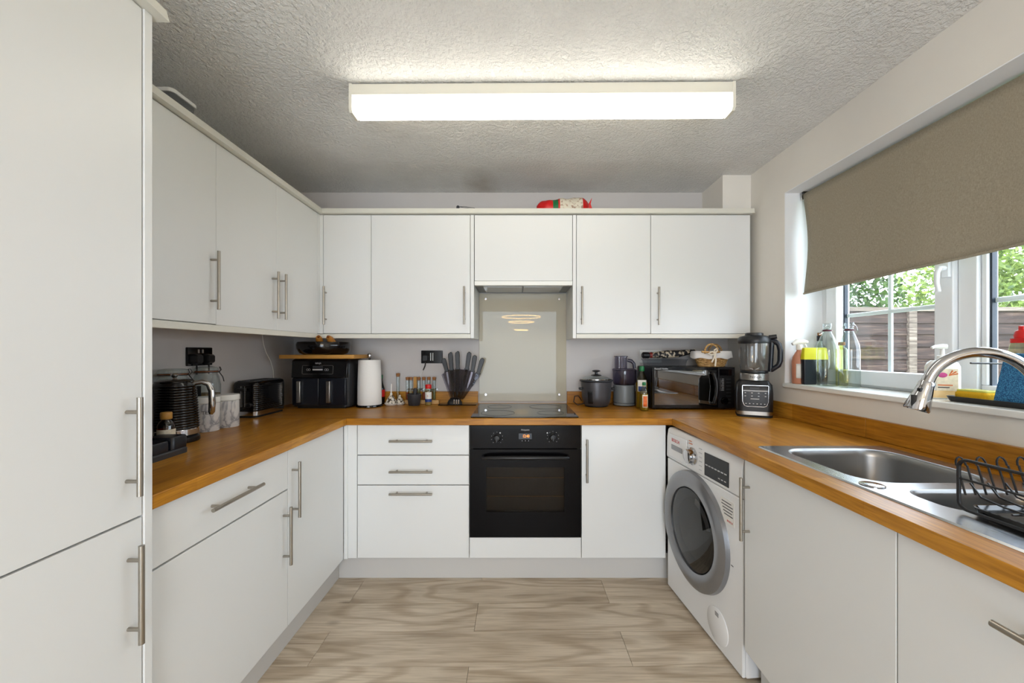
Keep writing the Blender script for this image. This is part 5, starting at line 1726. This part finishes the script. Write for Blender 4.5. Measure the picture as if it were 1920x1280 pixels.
MB().tube([(0.024, -0.003, 0.212), (0.032, -0.005, 0.195), (0.030, -0.005, 0.178)], [0.006, 0.005, 0.004], 8).build('trigger', 'pump_cream', t)
t = thing('sponge_box', 'black square box with yellow sloping lid on the window sill', 'box', (1.535, 1.992, SZ), R(-6))
MB().rrect(-0.058, 0.058, -0.016, 0.016, 0.006, [0.0, 0.006, 0.128], 4, [0.004, 0.002, 0.0]).build('box_body', 'navy_black', t)
MB().rrect(-0.059, 0.059, -0.017, 0.017, 0.006, [0.1285, 0.136, 0.186, 0.189], 4, [0, 0, 0.006, 0.009]).build('box_lid', 'yellow_plastic', t)


def swing_bottle(loc, rad, h, label, rz=0):
    t = thing('swing_top_bottle', label, 'bottle', loc, rz, 'swing-top bottles on the sill')
    k = rad
    MB().lathe([(0.001, 0.001), (k * 0.94, 0.001), (k, 0.008), (k, h * 0.56), (k * 0.93, h * 0.65), (k * 0.62, h * 0.78), (0.0165, h * 0.86), (0.0145, h * 0.92), (0.017, h * 0.925), (0.017, h * 0.945)], n=36, cap1=False).build('glass', 'clear_glass', t)
    MB().lathe([(0.012, h * 0.945), (0.018, h * 0.95), (0.019, h * 0.965), (0.017, h * 0.998), (0.010, h), (0.001, h)], n=24).build('stopper', 'clear_glass', t)
    wv = MB()
    for s in (-1, 1):
        wv.tube([(s * 0.019, 0, h * 0.97), (s * 0.026, 0.004, h * 0.93), (s * 0.025, 0.020, h * 0.86), (s * 0.012, 0.030, h * 0.83), (0, 0.032, h * 0.825)], 0.0012, 6)
    wv.tube([(0.0175 * cos(2 * pi * q / 20), 0.0175 * sin(2 * pi * q / 20), h * 0.90) for q in range(20)], 0.0013, 5, closed=True)
    wv.build('wire_bail', 'chrome', t)
    MB().lathe([(0.0155, h * 0.872), (0.0195, h * 0.875), (0.0195, h * 0.893), (0.0150, h * 0.896)], n=22).build('rubber_seal', 'maroon_seal', t)
    return t


swing_bottle((1.532, 1.905, SZ), 0.0445, 0.308, 'clear swing-top glass bottle beside the black and yellow box', R(40))
swing_bottle((1.566, 1.818, SZ), 0.041, 0.306, 'clear swing-top glass bottle standing furthest from the yellow lid', R(-60))
t = thing('corked_bottle', 'slim clear bottle with black collar and cork behind the swing-top bottle', 'bottle', (1.603, 2.043, SZ))
MB().lathe([(0.001, 0), (0.027, 0), (0.029, 0.005), (0.029, 0.165), (0.020, 0.200), (0.011, 0.222), (0.011, 0.252)], n=28, cap1=False).build('glass', 'clear_glass', t)
MB().lathe([(0.0125, 0.225), (0.0125, 0.252), (0.010, 0.254)], n=20).build('collar', 'black_gloss', t)
MB().lathe([(0.0095, 0.254), (0.0100, 0.268), (0.001, 0.269)], n=16).build('cork', 'cork', t)
t = thing('yellow_bottle', 'slim bottle of pale yellow liquid against the window frame', 'bottle', (1.618, 1.922, SZ))
MB().lathe([(0.001, 0), (0.022, 0), (0.024, 0.004), (0.024, 0.175), (0.020, 0.185), (0.012, 0.190), (0.012, 0.200)], n=26).build('bottle', 'yellow_liquid', t)
MB().lathe([(0.013, 0.200), (0.014, 0.202), (0.014, 0.216), (0.001, 0.217)], n=20).build('cap', 'cork', t)

t = thing('soap_dispenser', 'white hand soap pump bottle with orange label behind the tap', 'soap dispenser', (1.548, 1.405, SZ), R(-28))
MB().rrect(-0.045, 0.045, -0.028, 0.028, 0.024, [0.0, 0.005, 0.115, 0.130, 0.138], 6, [0.003, 0, 0, 0.006, 0.016]).build('bottle', 'gloss_white', t)
MB().rrect(-0.0453, 0.0453, -0.0283, 0.0283, 0.0242, [0.004, 0.030], 6).build('liquid', 'soap_liquid', t)
MB().box(-0.026, 0.030, -0.0295, -0.028, 0.030, 0.108).build('label', 'label_cream', t, bevel=0.0004)
MB().ball((-0.010, -0.0296, 0.086), 0.013, 0.0008, 0.009, n=16, m=6).build('label_mark', 'pink_print', t)
for k, (a, b) in enumerate(((38, 0.030), (62, 0.026), (18, 0.030))):
    MB().tube([(0.006, -0.0298, 0.084), (0.006 + b * cos(R(a)) * 0.8, -0.0298, 0.084 + b * sin(R(a)) * 0.8)], [0.0008, 0.0022], 5).build('label_ray', 'orange_print', t)
MB().box(-0.022, 0.016, -0.0299, -0.0285, 0.048, 0.052).build('label_line', 'orange_print', t)
MB().box(-0.022, 0.008, -0.0299, -0.0285, 0.040, 0.0435).build('label_line', 'dark_print', t)
MB().lathe([(0.014, 0.1385), (0.014, 0.155), (0.006, 0.157), (0.006, 0.182)], n=20).build('collar', 'gloss_white', t)
MB().tube([(0.012, 0.0, 0.188), (0.0, 0.0, 0.188), (-0.022, -0.004, 0.187), (-0.030, -0.006, 0.183)], [0.009, 0.010, 0.006, 0.005], 12).build('pump', 'gloss_white', t)

t = thing('sink_caddy', 'black sponge caddy tray with a wire rail on the window sill', 'caddy', (1.535, 1.14, SZ))
MB().rrect(-0.052, 0.052, -0.21, 0.205, 0.02, [0.0, 0.004, 0.018, 0.0185, 0.006], 5, [0.010, 0.006, 0, 0.003, 0.010]).build('tray', 'black_satin', t)
MB().tube([(0.05, 0.10, 0.016), (0.05, 0.10, 0.118), (0.046, 0.10, 0.128), (0.03, 0.10, 0.131), (-0.078, 0.10, 0.133)], 0.0028, 8).build('rail', 'charcoal', t)
t = thing('yellow_sponge', 'yellow washing-up sponge lying in the caddy tray', 'sponge', (1.537, 1.285, SZ + 0.0065), R(4))
MB().rrect(-0.034, 0.034, -0.045, 0.045, 0.010, [0.0, 0.006, 0.024, 0.030], 4, [0.004, 0, 0, 0.005]).build('foam', 'yellow_sponge', t)
MB().rrect(-0.034, 0.034, -0.045, 0.045, 0.010, [0.0302, 0.034, 0.036], 4, [0.004, 0.004, 0.006]).build('scourer', 'pale_yellow', t)
t = thing('blue_sponge_cloth', 'speckled blue sponge cloth leaning upright in the caddy', 'sponge cloth', (1.520, 1.105, SZ + 0.0065), R(0))
MB().prism([(-0.10, 0.0), (0.122, 0.0), (0.106, 0.150), (0.090, 0.158), (-0.09, 0.158)], -0.011, 0.011, 'x').build('cloth', 'blue_sponge', t, bevel=0.005, rot=(0, R(6), 0))
t = thing('washing_up_liquid', 'clear washing-up liquid bottle with red cap behind the blue cloth', 'bottle', (1.622, 1.24, SZ))
MB().rrect(-0.022, 0.022, -0.033, 0.033, 0.018, [0.0, 0.006, 0.150, 0.195, 0.212], 5, [0.003, 0, 0, 0.008, 0.0125]).build('bottle', 'bottle_plastic', t)
MB().rrect(-0.0145, 0.0145, -0.0255, 0.0255, 0.012, [0.198, 0.212], 5).build('label', 'red_plastic', t)
MB().lathe([(0.013, 0.2125), (0.014, 0.222), (0.011, 0.236), (0.006, 0.240), (0.006, 0.252), (0.001, 0.253)], n=20, sy=1.4).build('cap', 'red_plastic', t)

# ================================================================== ON TOP OF THE WALL CABINETS
t = thing('food_pouch', 'crumpled red food pouch lying on the wall cabinets above the hob', 'pouch', (0.30, 2.46, ZU1 + 0.0008))
random.seed(3)


def pouch_pt(uu, vv):
    x_ = -0.17 + 0.33 * uu
    a_ = 2 * pi * vv
    hgt = 0.074 * (0.62 + 0.62 * uu - 0.28 * uu ** 3) * (1 - 0.45 * abs(2 * uu - 1) ** 11)
    dep = 0.06 * (1 - 0.8 * abs(2 * uu - 1) ** 6)
    wr_ = 1 + 0.05 * sin(19 * uu + 3 * cos(a_)) + 0.04 * sin(31 * uu + a_ * 3)
    return (x_, dep * cos(a_) * wr_, 0.074 + hgt * sin(a_) * wr_ if sin(a_) > 0 else 0.074 + 0.072 * sin(a_))


pm = MB()
N1, N2 = 30, 24
rings = [[pouch_pt(i / N1, j / N2) for j in range(N2)] for i in range(N1 + 1)]
pm.loops(rings)
for k in range(len(pm.f)):
    i = k // N2
    uu = i / N1
    pm.mi[k] = 1 if (0.43 < uu < 0.86) else (2 if 0.28 <= uu < 0.38 else 0)
pm.build('film', ['red_plastic', 'pouch_print', 'green_cap'], t)
MB().prism([(0.158, 0.02), (0.180, 0.06), (0.168, 0.10), (0.176, 0.140), (0.154, 0.10)], -0.03, -0.026, 'y').build('torn_end', 'red_plastic', t)
t = thing('wire_whisk', 'thin wire utensil with knobbed end lying on the wall cabinets', 'utensil', (-0.30, 2.334, 2.1065))
w_ = MB().ball((-0.052, 0, 0.012), 0.010, n=12, m=8)
w_.build('knob', 'charcoal', t)
w_ = MB()
for dz in (-0.003, 0.004):
    w_.tube([(-0.044, 0, 0.014), (-0.01, 0.002, 0.012 + dz), (0.05, 0.003, 0.005 + dz * 0.5)], 0.0014, 6)
w_.tube([(-0.056, 0, 0.010), (-0.066, 0, 0.0015), (-0.04, 0.01, 0.0015)], 0.0016, 6)
w_.build('wires', 'charcoal', t)
t = thing('storage_tub', 'clear plastic storage tub on the wall cabinet above the kettle', 'tub', (-1.345, 1.47, ZU1 + 0.0008))
MB().rrect(-0.085, 0.085, -0.055, 0.055, 0.018, [0.0, 0.12, 0.125], 5, [0.012, 0.0, 0]).build('tub_body', 'clear_plastic', t)
MB().rrect(-0.09, 0.09, -0.06, 0.06, 0.02, [0.1255, 0.138, 0.141], 5, [0, 0, 0.003]).build('tub_lid', 'gloss_white', t)
tag(MB().box(-1.47, -1.225, 1.0, 1.335, ZU1 + 0.0008, 2.131).build('baking_tin', 'black_matt', bevel=0.004), 'flat black baking tin on the wall cabinet next to the larder', 'baking tin')

# ================================================================== OUTSIDE THE WINDOW
GZ = -0.15
struct(MB().box(XR + 0.31, 14, -6, 14, GZ - 0.05, GZ).build('ground', 'grass', smooth=False), 'garden lawn outside the window', 'lawn')
FYY = 4.25
random.seed(11)
pX = [2.38, 4.33, 6.28, 8.23]
for k, x_ in enumerate(pX):
    tag(MB().box(x_ - 0.042, x_ + 0.042, FYY - 0.035, FYY + 0.035, GZ, 1.70).build('fence_post', 'fence_grey', bevel=0.004),
        ['weathered fence post at the house end of the garden fence', 'weathered fence post between the first two fence panels', 'weathered fence post between the last two fence panels', 'weathered fence post at the far end of the garden fence'][k], 'fence post')
for k in range(3):
    x0, x1 = pX[k] + 0.047, pX[k + 1] - 0.047
    t = thing('overlap_fence', ['brown overlap fence panel nearest the house wall', 'brown overlap fence panel in the middle of the fence', 'brown overlap fence panel at the far end of the fence'][k], 'fence', ((x0 + x1) / 2, FYY, GZ + 0.08))
    hw = (x1 - x0) / 2
    nb = 13
    for i in range(nb):
        z0 = 0.03 + i * 0.1335
        j1, j2 = random.uniform(-0.006, 0.006), random.uniform(-0.006, 0.006)
        m = MB().add([(-hw, -0.018, z0 + j1), (hw, -0.018, z0 + j2), (hw, -0.008, z0 + j2), (-hw, -0.008, z0 + j1),
                      (-hw, -0.002, z0 + 0.15), (hw, -0.002, z0 + 0.15), (hw, 0.008, z0 + 0.15), (-hw, 0.008, z0 + 0.15)],
                     [(0, 1, 5, 4), (2, 3, 7, 6), (0, 3, 2, 1), (4, 5, 6, 7), (0, 4, 7, 3), (1, 2, 6, 5)])
        m.build('board', 'fence_brown', t, smooth=False)
    MB().box(-hw, hw, -0.03, 0.035, 1.755, 1.800).build('capping_rail', 'fence_grey', t, bevel=0.003)
    MB().box(-hw, hw, -0.015, 0.015, -0.079, 0.028).build('gravel_board', 'fence_grey', t, smooth=False)


def tree(loc, label, blobs, nleaf, size, m, seed, trunk_h):
    random.seed(seed)
    t = thing('garden_tree', label, 'tree', loc)
    tot = sum(b[3] * b[4] * b[5] for b in blobs)
    lv = MB()
    for bx, by, bz_, rx, ry, rz_ in blobs:
        for _ in range(int(nleaf * rx * ry * rz_ / tot)):
            while True:
                q = Vector((random.uniform(-1, 1), random.uniform(-1, 1), random.uniform(-1, 1)))
                if 0.35 < q.length < 1:
                    break
            c = Vector((bx + q.x * rx, by + q.y * ry, bz_ + q.z * rz_))
            a = Vector((random.gauss(0, 1), random.gauss(0, 1), random.gauss(0, 1))).normalized()
            b = a.cross(Vector((random.gauss(0, 1), random.gauss(0, 1), random.gauss(0, 1)))).normalized()
            s = size * random.uniform(0.6, 1.25)
            lv.add([c - a * s, c + b * s * 0.45, c + a * s, c - b * s * 0.45], [(0, 1, 2, 3)])
    o = lv.build('crown', m, t, smooth=False, recalc=False)
    o['kind'] = 'stuff'
    tk = MB().tube([(0, 0, 0), (0.03, 0.02, trunk_h * 0.5), (0.0, 0, trunk_h)], [0.10, 0.08, 0.06], 10)
    for bx, by, bz_, rx, ry, rz_ in blobs:
        tk.tube([(0, 0, trunk_h * 0.8), (bx * 0.5, by * 0.5, (trunk_h + bz_) / 2), (bx, by, bz_)], [0.05, 0.035, 0.012], 7)
    tk.build('trunk', 'bark', t)
    return t


tree((5.5, 7.2, GZ), 'dense dark green garden tree behind the first fence panels', [(-0.6, 0, 2.4, 1.1, 0.8, 0.9), (0.6, 0.1, 2.3, 1.0, 0.8, 0.9), (0.0, 0, 3.3, 1.1, 0.8, 0.9)], 5200, 0.075, 'leaf_dark', 5, 1.9)
tree((8.85, 7.3, GZ), 'bright green leafy tree standing beside the dark garden tree', [(-0.65, 0, 2.35, 0.95, 0.8, 0.9), (0.6, 0, 2.4, 0.95, 0.8, 0.85), (0, 0, 3.2, 0.9, 0.7, 0.8)], 4600, 0.07, 'leaf_bright', 8, 1.8)
tree((12.4, 8.4, GZ), 'sparse young garden tree beyond the far fence panel', [(-0.8, 0, 2.5, 1.0, 0.8, 0.8), (0.5, 0, 2.6, 1.2, 0.8, 0.9), (0, 0, 3.4, 1.0, 0.7, 0.7)], 2600, 0.07, 'leaf_dark', 9, 1.9)
